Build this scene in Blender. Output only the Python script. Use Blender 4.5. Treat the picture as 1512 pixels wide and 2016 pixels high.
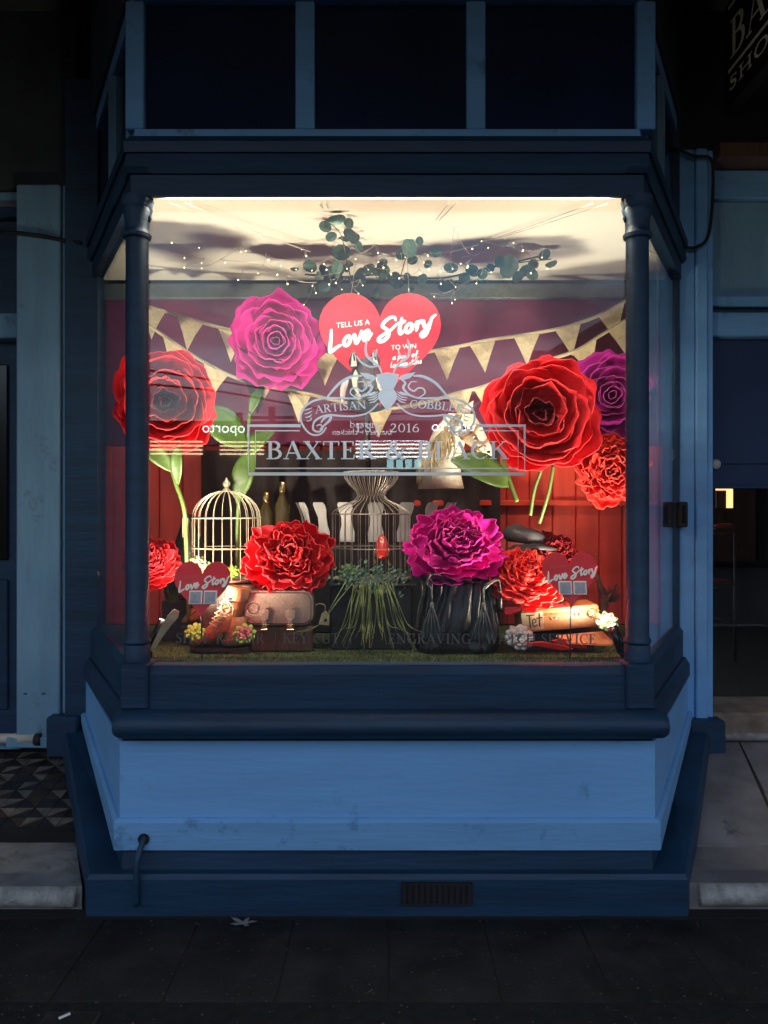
import bpy, math, random
import numpy as np
from mathutils import Vector, Matrix, Euler, noise as mnoise

R = math.radians
random.seed(7)
scene = bpy.context.scene
for o in list(bpy.data.objects):
    bpy.data.objects.remove(o)

# ------------------------------------------------------------------ camera
F = 1514.0                      # focal length in photograph pixels (1512 x 2016)
CAMZ = 1.45
cam_d = bpy.data.cameras.new('camera')
cam_d.sensor_fit = 'VERTICAL'
cam_d.sensor_height = 36.0
cam_d.lens = F / 2016.0 * 36.0
cam_d.clip_start = 0.02
cam_d.clip_end = 3000.0
cam = bpy.data.objects.new('camera', cam_d)
scene.collection.objects.link(cam)
cam.location = (0, 0, CAMZ)
cam.rotation_euler = (R(90), 0, 0)
scene.camera = cam

# ------------------------------------------------------------------ world: dusk sky with broken cloud
world = bpy.data.worlds.new('World')
scene.world = world
world.use_nodes = True
wt = world.node_tree
wt.nodes.clear()
SUN_EL, SUN_ROT = R(3.0), R(0)      # the sun has gone down behind the shop
w_out = wt.nodes.new('ShaderNodeOutputWorld')
w_bg = wt.nodes.new('ShaderNodeBackground')
w_sky = wt.nodes.new('ShaderNodeTexSky')
w_sky.sky_type = 'NISHITA'
w_sky.sun_disc = False
w_sky.sun_elevation = SUN_EL
w_sky.sun_rotation = SUN_ROT
w_sky.air_density = 1.0
w_sky.dust_density = 0.4
w_sky.ozone_density = 2.5
w_tc = wt.nodes.new('ShaderNodeTexCoord')
w_map = wt.nodes.new('ShaderNodeMapping')
w_map.inputs['Scale'].default_value = (1.6, 1.6, 6.0)
w_n = wt.nodes.new('ShaderNodeTexNoise')
w_n.inputs['Scale'].default_value = 2.2
w_n.inputs['Detail'].default_value = 6.0
w_n.inputs['Roughness'].default_value = 0.55
w_r = wt.nodes.new('ShaderNodeValToRGB')
w_r.color_ramp.elements[0].position = 0.36
w_r.color_ramp.elements[1].position = 0.52
w_mix = wt.nodes.new('ShaderNodeMixRGB')
w_cc = wt.nodes.new('ShaderNodeValToRGB')
w_cc.color_ramp.elements[0].position = 0.44
w_cc.color_ramp.elements[1].position = 0.72
w_cc.color_ramp.elements[0].color = (1.25, 1.42, 1.66, 1)
w_cc.color_ramp.elements[1].color = (0.27, 0.22, 0.46, 1)
wt.links.new(w_n.outputs['Fac'], w_cc.inputs['Fac'])
wt.links.new(w_cc.outputs['Color'], w_mix.inputs[2])
wt.links.new(w_tc.outputs['Generated'], w_map.inputs['Vector'])
wt.links.new(w_map.outputs['Vector'], w_n.inputs['Vector'])
wt.links.new(w_n.outputs['Fac'], w_r.inputs['Fac'])
wt.links.new(w_r.outputs['Color'], w_mix.inputs['Fac'])
wt.links.new(w_sky.outputs['Color'], w_mix.inputs[1])
wt.links.new(w_mix.outputs['Color'], w_bg.inputs['Color'])
w_bg.inputs['Strength'].default_value = 0.15
wt.links.new(w_bg.outputs['Background'], w_out.inputs['Surface'])

# ------------------------------------------------------------------ the setting sun, low behind the shop
sun_d = bpy.data.lights.new('sun', 'SUN')
sun_d.energy = 0.05
sun_d.angle = R(4)
sun_d.color = (1.0, 0.80, 0.60)
sun = bpy.data.objects.new('sun', sun_d)
scene.collection.objects.link(sun)
sun.rotation_euler = (R(-87), 0, 0)    # shines towards -Y, 3 degrees down

scene.view_settings.view_transform = 'Standard'
scene.view_settings.look = 'None'
scene.view_settings.gamma = 1.0
scene.view_settings.use_curve_mapping = False
scene.view_settings.exposure = 2.6
scene.render.engine = 'CYCLES'
scene.cycles.use_denoising = True
scene.cycles.max_bounces = 8
scene.cycles.diffuse_bounces = 4
scene.cycles.glossy_bounces = 4
scene.cycles.transparent_max_bounces = 24
scene.cycles.sample_clamp_indirect = 3.0
scene.cycles.caustics_reflective = False
scene.cycles.caustics_refractive = False

# ------------------------------------------------------------------ helpers
def P(px, py, D):
    """photograph pixel at distance D in front of the camera -> world point"""
    return Vector(((px - 756.0) / F * D, D, CAMZ - (py - 1008.0) / F * D))

def RP(px, py, Y):
    """where something reflected by the window pane (y = 2.85) stands across the street"""
    D = 5.7 - Y
    return Vector(((px - 756.0) / F * D, Y, CAMZ - (py - 1008.0) / F * D))

COL = scene.collection
ORG = {}

def tag(o, label=None, cat=None, group=None, kind=None):
    if label: o['label'] = label
    if cat: o['category'] = cat
    if group: o['group'] = group
    if kind: o['kind'] = kind
    return o

def thing(name, label, cat, loc=(0, 0, 0), group=None, rot=None):
    o = bpy.data.objects.new(name, None)
    o.empty_display_size = 0.05
    COL.objects.link(o)
    o.location = loc
    if rot is not None:
        o.rotation_euler = rot
    ORG[o.name] = Vector(loc)
    return tag(o, label, cat, group)

class MB:
    """collects shapes for ONE mesh object (world coordinates unless local=True at build)"""
    def __init__(s):
        s.v = []; s.f = []
    def add(s, vs, fs):
        k = len(s.v)
        s.v += [tuple(p) for p in vs]
        s.f += [tuple(i + k for i in f) for f in fs]
        return s
    def box(s, a, b):
        (x0, y0, z0), (x1, y1, z1) = a, b
        return s.add([(x0,y0,z0),(x1,y0,z0),(x1,y1,z0),(x0,y1,z0),(x0,y0,z1),(x1,y0,z1),(x1,y1,z1),(x0,y1,z1)],
                     [(0,3,2,1),(4,5,6,7),(0,1,5,4),(1,2,6,5),(2,3,7,6),(3,0,4,7)])
    def bbox(s, a, b, c=0.004):
        """box with chamfered edges"""
        (x0, y0, z0), (x1, y1, z1) = a, b
        c = min(c, abs(x1-x0)*.45, abs(y1-y0)*.45, abs(z1-z0)*.45)
        vs = []
        idx = {}
        for ix, (xa, xb) in enumerate(((x0, x0+c), (x1, x1-c))):
            for iy, (ya, yb) in enumerate(((y0, y0+c), (y1, y1-c))):
                for iz, (za, zb) in enumerate(((z0, z0+c), (z1, z1-c))):
                    idx[(ix,iy,iz,0)] = len(vs); vs.append((xa, yb, zb))
                    idx[(ix,iy,iz,1)] = len(vs); vs.append((xb, ya, zb))
                    idx[(ix,iy,iz,2)] = len(vs); vs.append((xb, yb, za))
        fs = []
        q = [(0,0),(1,0),(1,1),(0,1)]
        for i in (0, 1):
            f = [idx[(i,a_,b_,0)] for a_, b_ in q]; fs.append(f if i else f[::-1])
            f = [idx[(a_,i,b_,1)] for a_, b_ in q]; fs.append(f[::-1] if i else f)
            f = [idx[(a_,b_,i,2)] for a_, b_ in q]; fs.append(f if i else f[::-1])
        for i in (0, 1):
            for j in (0, 1):
                fs.append([idx[(i,j,0,0)], idx[(i,j,1,0)], idx[(i,j,1,1)], idx[(i,j,0,1)]])
                fs.append([idx[(i,0,j,0)], idx[(i,1,j,0)], idx[(i,1,j,2)], idx[(i,0,j,2)]])
                fs.append([idx[(0,i,j,1)], idx[(1,i,j,1)], idx[(1,i,j,2)], idx[(0,i,j,2)]])
        for i in (0, 1):
            for j in (0, 1):
                for k in (0, 1):
                    fs.append([idx[(i,j,k,0)], idx[(i,j,k,1)], idx[(i,j,k,2)]])
        return s.add(vs, fs)
    def tube(s, pts, r, n=6, closed=False, cap=True):
        pts = [Vector(p) for p in pts]
        m = len(pts)
        rs = r if isinstance(r, (list, tuple)) else [r] * m
        k = len(s.v)
        up = Vector((0.13, 0.31, 0.94))
        prev = None
        for i, p in enumerate(pts):
            if closed:
                t = pts[(i+1) % m] - pts[i-1]
            else:
                t = pts[min(i+1, m-1)] - pts[max(i-1, 0)]
            if t.length < 1e-9: t = Vector((0, 0, 1))
            t.normalize()
            if prev is None:
                a = t.cross(up)
                if a.length < 1e-3: a = t.cross(Vector((1, 0, 0)))
            else:
                a = prev - t * prev.dot(t)
                if a.length < 1e-5: a = t.cross(up)
            a.normalize(); prev = a
            b = t.cross(a)
            for j in range(n):
                th = 2 * math.pi * j / n
                s.v.append(tuple(p + (a * math.cos(th) + b * math.sin(th)) * rs[i]))
        lim = m if closed else m - 1
        for i in range(lim):
            for j in range(n):
                a0 = k + i * n; a1 = k + ((i+1) % m) * n
                s.f.append((a0 + j, a0 + (j+1) % n, a1 + (j+1) % n, a1 + j))
        if cap and not closed:
            s.f.append(tuple(k + j for j in range(n))[::-1])
            s.f.append(tuple(k + (m-1) * n + j for j in range(n)))
        return s
    def lathe(s, prof, c=(0,0,0), n=24, M=None, cap=True):
        """prof: list of (r, z) about the z axis through c"""
        k = len(s.v)
        c = Vector(c)
        for r, z in prof:
            for j in range(n):
                th = 2 * math.pi * j / n
                p = Vector((r * math.cos(th), r * math.sin(th), z))
                if M is not None: p = M @ p
                s.v.append(tuple(p + c))
        for i in range(len(prof) - 1):
            for j in range(n):
                a0 = k + i * n; a1 = k + (i+1) * n
                s.f.append((a0 + j, a0 + (j+1) % n, a1 + (j+1) % n, a1 + j))
        if cap:
            s.f.append(tuple(k + j for j in range(n))[::-1])
            s.f.append(tuple(k + (len(prof)-1) * n + j for j in range(n)))
        return s
    def prism(s, poly, d):
        """planar polygon (3-D points) thickened by vector d"""
        poly = [Vector(p) for p in poly]; d = Vector(d)
        n = len(poly); k = len(s.v)
        s.v += [tuple(p) for p in poly] + [tuple(p + d) for p in poly]
        s.f.append(tuple(k + i for i in range(n)))
        s.f.append(tuple(k + n + i for i in range(n))[::-1])
        for i in range(n):
            j = (i + 1) % n
            s.f.append((k + j, k + i, k + n + i, k + n + j))
        return s
    def loft(s, rings, cap=True):
        k = len(s.v); n = len(rings[0])
        for rg in rings: s.v += [tuple(p) for p in rg]
        for i in range(len(rings) - 1):
            for j in range(n):
                a0 = k + i * n; a1 = k + (i+1) * n
                s.f.append((a0 + j, a0 + (j+1) % n, a1 + (j+1) % n, a1 + j))
        if cap:
            s.f.append(tuple(k + j for j in range(n))[::-1])
            s.f.append(tuple(k + (len(rings)-1) * n + j for j in range(n)))
        return s
    def ball(s, c, r, n=8, m=6, sc=(1,1,1)):
        c = Vector(c)
        prof = []
        rings = []
        for i in range(1, m):
            ph = math.pi * i / m
            rings.append([(c.x + sc[0]*r*math.sin(ph)*math.cos(2*math.pi*j/n), c.y + sc[1]*r*math.sin(ph)*math.sin(2*math.pi*j/n), c.z - sc[2]*r*math.cos(ph)) for j in range(n)])
        return s.loft(rings)
    def build(s, name, mat, parent=None, smooth=False, local=False, angle=None):
        org = Vector((0, 0, 0))
        if parent is not None and not local:
            org = ORG.get(parent.name, org)
        me = bpy.data.meshes.new(name)
        me.from_pydata([(v[0]-org.x, v[1]-org.y, v[2]-org.z) for v in s.v], [], s.f)
        if mat is not None: me.materials.append(M[mat] if isinstance(mat, str) else mat)
        if smooth or angle:
            me.polygons.foreach_set('use_smooth', [True] * len(me.polygons))
            if angle:
                me.set_sharp_from_angle(angle=R(angle))
        me.update()
        o = bpy.data.objects.new(name, me)
        COL.objects.link(o)
        if parent is not None:
            o.parent = parent
            ORG[o.name] = org
        return o

def crom(pts, n=8, closed=False):
    """Catmull-Rom through the points"""
    pts = [Vector(p) for p in pts]
    m = len(pts); out = []
    for i in range(m if closed else m - 1):
        if closed:
            p0, p1, p2, p3 = pts[i-1], pts[i], pts[(i+1) % m], pts[(i+2) % m]
        else:
            p0, p1, p2, p3 = pts[max(i-1, 0)], pts[i], pts[i+1], pts[min(i+2, m-1)]
        for j in range(n):
            t = j / n
            out.append(0.5 * ((2*p1) + (p2-p0)*t + (2*p0-5*p1+4*p2-p3)*t*t + (3*p1-p0-3*p2+p3)*t**3))
    if not closed: out.append(pts[-1])
    return out

# ------------------------------------------------------------------ materials
M = {}
def material(name, col, rough=0.5, metal=0.0, var=0.15, scale=8.0, bump=0.0, bscale=60.0, col2=None, spec=0.5,
             trans=0.0, emit=None, sheen=0.0, stretch=None, coat=0.0, dirt=None):
    m = bpy.data.materials.new(name)
    m.use_nodes = True
    nt = m.node_tree
    b = nt.nodes['Principled BSDF']
    tc = nt.nodes.new('ShaderNodeTexCoord')
    vec = tc.outputs['Object']
    if stretch:
        mp = nt.nodes.new('ShaderNodeMapping')
        mp.inputs['Scale'].default_value = stretch
        nt.links.new(vec, mp.inputs['Vector']); vec = mp.outputs['Vector']
    n = nt.nodes.new('ShaderNodeTexNoise')
    n.inputs['Scale'].default_value = scale
    n.inputs['Detail'].default_value = 5.0
    nt.links.new(vec, n.inputs['Vector'])
    rp = nt.nodes.new('ShaderNodeValToRGB')
    c2 = col2 or tuple(c * (1 - var) for c in col)
    rp.color_ramp.elements[0].position = 0.35
    rp.color_ramp.elements[1].position = 0.65
    rp.color_ramp.elements[0].color = (*c2, 1)
    rp.color_ramp.elements[1].color = (*[min(1, c * (1 + (var if col2 is None else 0))) for c in col], 1)
    nt.links.new(n.outputs['Fac'], rp.inputs['Fac'])
    colout = rp.outputs['Color']
    if dirt:
        n2 = nt.nodes.new('ShaderNodeTexNoise')
        n2.inputs['Scale'].default_value = dirt[1]; n2.inputs['Detail'].default_value = 8.0
        n2.inputs['Roughness'].default_value = 0.7
        nt.links.new(tc.outputs['Object'], n2.inputs['Vector'])
        r2 = nt.nodes.new('ShaderNodeValToRGB')
        r2.color_ramp.elements[0].position = dirt[2]; r2.color_ramp.elements[1].position = dirt[2] + 0.12
        nt.links.new(n2.outputs['Fac'], r2.inputs['Fac'])
        mx = nt.nodes.new('ShaderNodeMixRGB')
        mx.inputs[2].default_value = (*dirt[0], 1)
        nt.links.new(r2.outputs['Color'], mx.inputs['Fac'])
        nt.links.new(colout, mx.inputs[1]); colout = mx.outputs['Color']
    nt.links.new(colout, b.inputs['Base Color'])
    b.inputs['Roughness'].default_value = rough
    b.inputs['Metallic'].default_value = metal
    b.inputs['Specular IOR Level'].default_value = spec
    b.inputs['Sheen Weight'].default_value = sheen
    b.inputs['Coat Weight'].default_value = coat
    if emit:
        b.inputs['Emission Color'].default_value = (*emit[0], 1)
        b.inputs['Emission Strength'].default_value = emit[1]
    if bump:
        bn = nt.nodes.new('ShaderNodeTexNoise')
        bn.inputs['Scale'].default_value = bscale
        bn.inputs['Detail'].default_value = 4.0
        nt.links.new(vec, bn.inputs['Vector'])
        bp = nt.nodes.new('ShaderNodeBump')
        bp.inputs['Strength'].default_value = bump
        bp.inputs['Distance'].default_value = 0.01
        nt.links.new(bn.outputs['Fac'], bp.inputs['Height'])
        nt.links.new(bp.outputs['Normal'], b.inputs['Normal'])
    if trans:
        out = nt.nodes['Material Output']
        tr = nt.nodes.new('ShaderNodeBsdfTranslucent')
        nt.links.new(colout, tr.inputs['Color'])
        mix = nt.nodes.new('ShaderNodeMixShader')
        mix.inputs['Fac'].default_value = trans
        nt.links.new(b.outputs['BSDF'], mix.inputs[1])
        nt.links.new(tr.outputs['BSDF'], mix.inputs[2])
        nt.links.new(mix.outputs['Shader'], out.inputs['Surface'])
    M[name] = m
    return m

def glass_material(name, tint=(0.97, 0.985, 0.98), f0=0.038):
    """clear window glass: straight-through transmission + Schlick mirror reflection"""
    m = bpy.data.materials.new(name); m.use_nodes = True
    nt = m.node_tree; nt.nodes.clear()
    out = nt.nodes.new('ShaderNodeOutputMaterial')
    lw = nt.nodes.new('ShaderNodeLayerWeight'); lw.inputs['Blend'].default_value = 0.5
    pw = nt.nodes.new('ShaderNodeMath'); pw.operation = 'POWER'; pw.inputs[1].default_value = 5.0
    ma = nt.nodes.new('ShaderNodeMath'); ma.operation = 'MULTIPLY_ADD'
    ma.inputs[1].default_value = 1.0 - f0; ma.inputs[2].default_value = f0
    tr = nt.nodes.new('ShaderNodeBsdfTransparent'); tr.inputs['Color'].default_value = (*tint, 1)
    gl = nt.nodes.new('ShaderNodeBsdfGlossy'); gl.inputs['Roughness'].default_value = 0.0
    gl.inputs['Color'].default_value = (1, 1, 1, 1)
    mx = nt.nodes.new('ShaderNodeMixShader')
    # very slight waviness of the pane
    tc = nt.nodes.new('ShaderNodeTexCoord')
    nz = nt.nodes.new('ShaderNodeTexNoise'); nz.inputs['Scale'].default_value = 1.3; nz.inputs['Detail'].default_value = 1.0
    bp = nt.nodes.new('ShaderNodeBump'); bp.inputs['Strength'].default_value = 0.035; bp.inputs['Distance'].default_value = 0.01
    nt.links.new(tc.outputs['Object'], nz.inputs['Vector'])
    nt.links.new(nz.outputs['Fac'], bp.inputs['Height'])
    nt.links.new(bp.outputs['Normal'], gl.inputs['Normal'])
    nt.links.new(lw.outputs['Facing'], pw.inputs[0])
    nt.links.new(pw.outputs[0], ma.inputs[0])
    nt.links.new(ma.outputs[0], mx.inputs['Fac'])
    nt.links.new(tr.outputs['BSDF'], mx.inputs[1])
    nt.links.new(gl.outputs['BSDF'], mx.inputs[2])
    nt.links.new(mx.outputs['Shader'], out.inputs['Surface'])
    M[name] = m

material('navy', (0.0080, 0.039, 0.086), 0.55, var=0.20, scale=4, bump=0.20, bscale=14, stretch=(.6, 1, 5), dirt=((0.030, 0.044, 0.052), 13, 0.61))
material('blue', (0.195, 0.445, 0.780), 0.6, var=0.06, scale=2.2, bump=0.16, bscale=16, stretch=(.6, 1, 4), dirt=((0.135, 0.32, 0.55), 8, 0.61))
material('blue_rail', (0.175, 0.400, 0.690), 0.6, var=0.08, scale=3, bump=0.22, bscale=18, stretch=(.6, 1, 4), dirt=((0.07, 0.17, 0.30), 6, 0.57))
material('grey_blue', (0.18, 0.34, 0.47), 0.6, var=0.10, scale=3, bump=0.3, bscale=16, stretch=(3, 1, .6), dirt=((0.09, 0.13, 0.17), 5, 0.60))
material('pane_dark', (0.012, 0.020, 0.050), 0.16, var=0.3, scale=2)
material('dark_wall', (0.035, 0.042, 0.048), 0.8, var=0.25, scale=3, bump=0.3, bscale=50)
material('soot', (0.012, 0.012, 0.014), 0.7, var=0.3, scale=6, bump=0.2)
material('black_gloss', (0.006, 0.006, 0.007), 0.18, var=0.2)
material('asphalt', (0.012, 0.012, 0.0135), 0.9, spec=0.2, var=0.3, scale=30, bump=0.7, bscale=180, dirt=((0.045, 0.045, 0.045), 60, 0.66))
material('slab', (0.011, 0.011, 0.0115), 0.8, spec=0.3, var=0.55, scale=5, bump=0.5, bscale=110, dirt=((0.034, 0.032, 0.031), 14, 0.57))
material('grit', (0.05, 0.048, 0.045), 0.9, var=0.5, scale=90)
material('fill_strip_glow', (0.9, 0.85, 0.7), 0.4, emit=((1.0, 0.88, 0.66), 1.2))  # glow of the added fill strip
material('joint', (0.007, 0.007, 0.007), 0.9, var=0.3)
material('road', (0.04, 0.04, 0.042), 0.85, var=0.3, scale=6, bump=0.5, bscale=90)
material('stone', (0.20, 0.20, 0.20), 0.65, var=0.25, scale=9, bump=0.5, bscale=40, dirt=((0.08, 0.075, 0.07), 8, 0.55))
material('stone_edge', (0.36, 0.35, 0.33), 0.6, var=0.25, scale=20, bump=0.6, bscale=50, dirt=((0.16, 0.12, 0.09), 12, 0.58))
material('stone_tan', (0.22, 0.16, 0.12), 0.7, var=0.3, scale=10, bump=0.5, bscale=40)
material('ramp_stone', (0.20, 0.185, 0.19), 0.6, var=0.25, scale=5, bump=0.3, bscale=40, dirt=((0.05, 0.048, 0.048), 6, 0.58))
material('tile_dark', (0.018, 0.017, 0.018), 0.45, var=0.3, scale=20)
material('tile_light', (0.14, 0.12, 0.10), 0.5, var=0.35, scale=20)
material('tile_brown', (0.05, 0.032, 0.022), 0.5, var=0.35, scale=20)
material('ceiling_paint', (0.68, 0.65, 0.55), 0.8, var=0.03, scale=2, bump=0.08)
material('maroon', (0.60, 0.052, 0.030), 0.38, var=0.2, scale=4, bump=0.15, bscale=20, stretch=(3, 3, 0.4))
material('plum', (0.17, 0.025, 0.070), 0.5, var=0.25, scale=3, bump=0.1, bscale=20)
material('rail_green', (0.10, 0.12, 0.11), 0.5, var=0.2)
material('added_drape', (0.026, 0.017, 0.018), 0.9, var=0.2, bump=0.2)
material('red_foam', (0.72, 0.010, 0.022), 0.78, spec=0.22, var=0.10, scale=5, trans=0.22, sheen=0.1, bump=0.35, bscale=28)
material('bright_red_foam', (0.80, 0.030, 0.022), 0.78, spec=0.22, var=0.10, scale=5, trans=0.25, sheen=0.1, bump=0.35, bscale=28)
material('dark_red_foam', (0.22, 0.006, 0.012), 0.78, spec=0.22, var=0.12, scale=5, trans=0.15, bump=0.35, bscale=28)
material('magenta_foam', (0.54, 0.005, 0.225), 0.78, spec=0.22, var=0.10, scale=5, trans=0.22, sheen=0.1, bump=0.35, bscale=28)
material('pink_foam', (0.72, 0.008, 0.33), 0.78, spec=0.22, var=0.10, scale=5, trans=0.22, sheen=0.1, bump=0.35, bscale=28)
material('purple_foam', (0.42, 0.012, 0.25), 0.78, spec=0.22, var=0.10, scale=5, trans=0.2, bump=0.35, bscale=28)
for _n, _c in (('red_lit_edge', (0.80, 0.045, 0.05)), ('bright_red_lit_edge', (0.86, 0.07, 0.05)), ('dark_red_lit_edge', (0.36, 0.02, 0.03)), ('magenta_lit_edge', (0.64, 0.025, 0.30)), ('purple_lit_edge', (0.40, 0.05, 0.28))):  # rim colours paint in the light caught on cut petal edges
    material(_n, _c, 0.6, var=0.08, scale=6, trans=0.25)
LIT_EDGE = {'red_foam': 'red_lit_edge', 'bright_red_foam': 'bright_red_lit_edge', 'dark_red_foam': 'dark_red_lit_edge', 'magenta_foam': 'magenta_lit_edge', 'pink_foam': 'magenta_lit_edge', 'purple_foam': 'purple_lit_edge'}
material('leaf_green', (0.065, 0.125, 0.022), 0.5, var=0.25, scale=9, trans=0.2, bump=0.2, bscale=50)
material('leaf_dark', (0.035, 0.085, 0.06), 0.5, var=0.35, scale=14, trans=0.15)
material('leaf_euca', (0.09, 0.18, 0.13), 0.55, var=0.3, scale=12, trans=0.2)
material('stem_green', (0.095, 0.145, 0.03), 0.5, var=0.2, scale=10)
material('lime', (0.26, 0.48, 0.06), 0.45, var=0.25, scale=20, trans=0.15)
material('pale_green', (0.28, 0.38, 0.20), 0.5, var=0.2, scale=20)
material('grey_rosette', (0.24, 0.25, 0.25), 0.6, var=0.2, scale=20)
material('pink_rosette', (0.40, 0.12, 0.10), 0.5, var=0.3, scale=20)
material('turf', (0.055, 0.075, 0.020), 0.9, var=0.4, scale=25, bump=0.8, bscale=150)
material('straw_grass', (0.15, 0.19, 0.055), 0.6, var=0.35, scale=20, trans=0.1)
material('heart_red', (0.66, 0.012, 0.022), 0.28, var=0.18, scale=3, coat=0.3)
material('heart_dark', (0.62, 0.012, 0.026), 0.5, var=0.15, scale=4)
material('white_print', (0.80, 0.76, 0.74), 0.5, var=0.04)
material('pink_print', (0.45, 0.10, 0.12), 0.5, var=0.04)
material('label_grey', (0.30, 0.31, 0.38), 0.5, var=0.15, scale=60)
material('decal', (0.78, 0.84, 0.82), 0.28, metal=0.92, var=0.03, scale=4, trans=0.12)
material('decal_dim', (0.15, 0.14, 0.12), 0.5, metal=0.2, var=0.1)
material('burlap', (0.68, 0.55, 0.33), 0.85, var=0.08, scale=60, bump=0.6, bscale=260, trans=0.15)
material('cord', (0.30, 0.27, 0.20), 0.8, var=0.2)
material('wire_brass', (0.66, 0.58, 0.42), 0.35, metal=0.6, var=0.15, scale=20)
material('wire_dark', (0.36, 0.31, 0.26), 0.45, metal=0.6, var=0.3, scale=20)
material('thin_wire', (0.45, 0.40, 0.32), 0.4, metal=0.5, var=0.2)
material('bulb', (0.9, 0.8, 0.5), 0.3, emit=((1.0, 0.80, 0.40), 2.0))
material('lens', (0.9, 0.85, 0.7), 0.3, emit=((1.0, 0.86, 0.62), 3.0))
material('boot_leather', (0.30, 0.125, 0.048), 0.40, var=0.3, scale=12, bump=0.3, bscale=120)
material('boot_cuff', (0.28, 0.14, 0.07), 0.4, var=0.25, scale=12, bump=0.3, bscale=120)
material('tan_leather', (0.45, 0.20, 0.07), 0.42, var=0.25, scale=9, bump=0.25, bscale=120, dirt=((0.24, 0.09, 0.03), 6, 0.6))
material('satchel_leather', (0.40, 0.27, 0.21), 0.36, var=0.18, scale=9, bump=0.3, bscale=160)
material('black_leather', (0.010, 0.009, 0.009), 0.36, var=0.3, scale=9, bump=0.35, bscale=60)
material('cap_leather', (0.075, 0.078, 0.082), 0.42, var=0.3, scale=9, bump=0.3, bscale=90)
material('sole', (0.02, 0.014, 0.010), 0.6, var=0.2)
material('lace', (0.34, 0.28, 0.19), 0.8, var=0.15)
material('wood_pale', (0.42, 0.33, 0.20), 0.55, var=0.25, scale=10, stretch=(1, 1, 6))
material('wood_brown', (0.10, 0.050, 0.026), 0.5, var=0.3, scale=10, stretch=(6, 1, 1), bump=0.2)
material('gold', (0.80, 0.58, 0.25), 0.25, metal=1.0, var=0.1)
material('rack_metal', (0.012, 0.012, 0.012), 0.6, metal=0.0, var=0.2)
material('steel', (0.6, 0.6, 0.6), 0.3, metal=1.0, var=0.1)
material('shoe_red', (0.50, 0.015, 0.012), 0.3, var=0.15)
material('horse_white', (0.74, 0.67, 0.52), 0.6, var=0.18, scale=10, bump=0.3, bscale=40)
material('horse_black', (0.022, 0.022, 0.028), 0.4, var=0.4, scale=12, bump=0.4, bscale=40)
material('ear_pink', (0.62, 0.42, 0.36), 0.6, var=0.1)
material('mane', (0.26, 0.20, 0.12), 0.7, var=0.4, scale=30)
material('white_card', (0.44, 0.40, 0.39), 0.7, var=0.1, scale=5, bump=0.15)
material('bark', (0.12, 0.085, 0.05), 0.9, var=0.4, scale=20, bump=0.8, bscale=60)
material('bottle_glass', (0.05, 0.035, 0.012), 0.1, var=0.2)
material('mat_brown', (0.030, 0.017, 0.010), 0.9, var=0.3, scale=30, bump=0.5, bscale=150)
material('sign_black', (0.008, 0.008, 0.010), 0.5, var=0.2)
material('sign_cream', (0.80, 0.76, 0.68), 0.6, var=0.1)
material('blind', (0.008, 0.030, 0.095), 0.6, var=0.06, scale=3, bump=0.1, bscale=200)
material('ivory', (0.55, 0.52, 0.45), 0.4, var=0.1)
material('brick_far', (0.16, 0.07, 0.05), 0.85, var=0.3, scale=6)
material('roof_far', (0.045, 0.035, 0.035), 0.8, var=0.3)
material('render_far', (0.14, 0.13, 0.13), 0.85, var=0.2)
material('lit_sign', (0.8, 0.8, 0.8), 0.5, emit=((0.85, 0.95, 1.0), 2.4))
material('lit_sign_dim', (0.8, 0.8, 0.8), 0.5, emit=((0.85, 0.95, 1.0), 1.0))
material('lit_warm', (0.8, 0.7, 0.5), 0.5, emit=((1.0, 0.80, 0.50), 1.6))
material('lit_teal', (0.5, 0.7, 0.7), 0.5, emit=((0.45, 0.85, 0.90), 1.1))
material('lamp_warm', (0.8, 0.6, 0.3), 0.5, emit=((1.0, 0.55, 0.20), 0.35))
glass_material('glass')
glass_material('glass_dark', tint=(0.25, 0.28, 0.32))

# ================================================================== the setting
CX = 0.012
YW = 3.87                       # face of the main shop wall
def bay_pts(o, yb=YW):
    xf = 0.93 + 0.6055 * o; yf = 2.85 - o
    xb = 0.93 + 1.1285 * o + 0.523 * (yb - 2.85)
    return [(CX - xb, yb), (CX - xf, yf), (CX + xf, yf), (CX + xb, yb)]

def sweep(mb, prof, yb=YW, back=None, oback=None, xadd=0.0):
    """closed profile [(offset, z)] carried round the three sides of the bay; back = z values at the wall"""
    back = back or [z for _, z in prof]
    oback = oback or [o for o, _ in prof]
    rings = []
    for i in range(4):
        ring = []
        for (o, z), zb, ob in zip(prof, back, oback):
            x, y = bay_pts(o if i in (1, 2) else ob, yb)[i]
            x += (0, -xadd, xadd, 0)[i]
            ring.append((x, y, z if i in (1, 2) else zb))
        rings.append(ring)
    return mb.loft(rings)

def ground(name, a, b, mat):
    o = MB().box(a, b).build(name, mat)
    return tag(o, kind='structure')

# ground: street, kerb, pavement with slabs, porch floors
road = ground('road', (-60, -14.0, -0.32), (60, -1.9, -0.15), 'road')
kerb = ground('kerb', (-60, -1.9, -0.30), (60, -1.72, 0.0), 'stone')
pavement = ground('pavement', (-60, -1.72, -0.30), (60, 9.0, -0.012), 'asphalt')
far_pave = ground('far_pavement', (-60, -30.0, -0.32), (60, -14.0, -0.03), 'asphalt')
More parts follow.
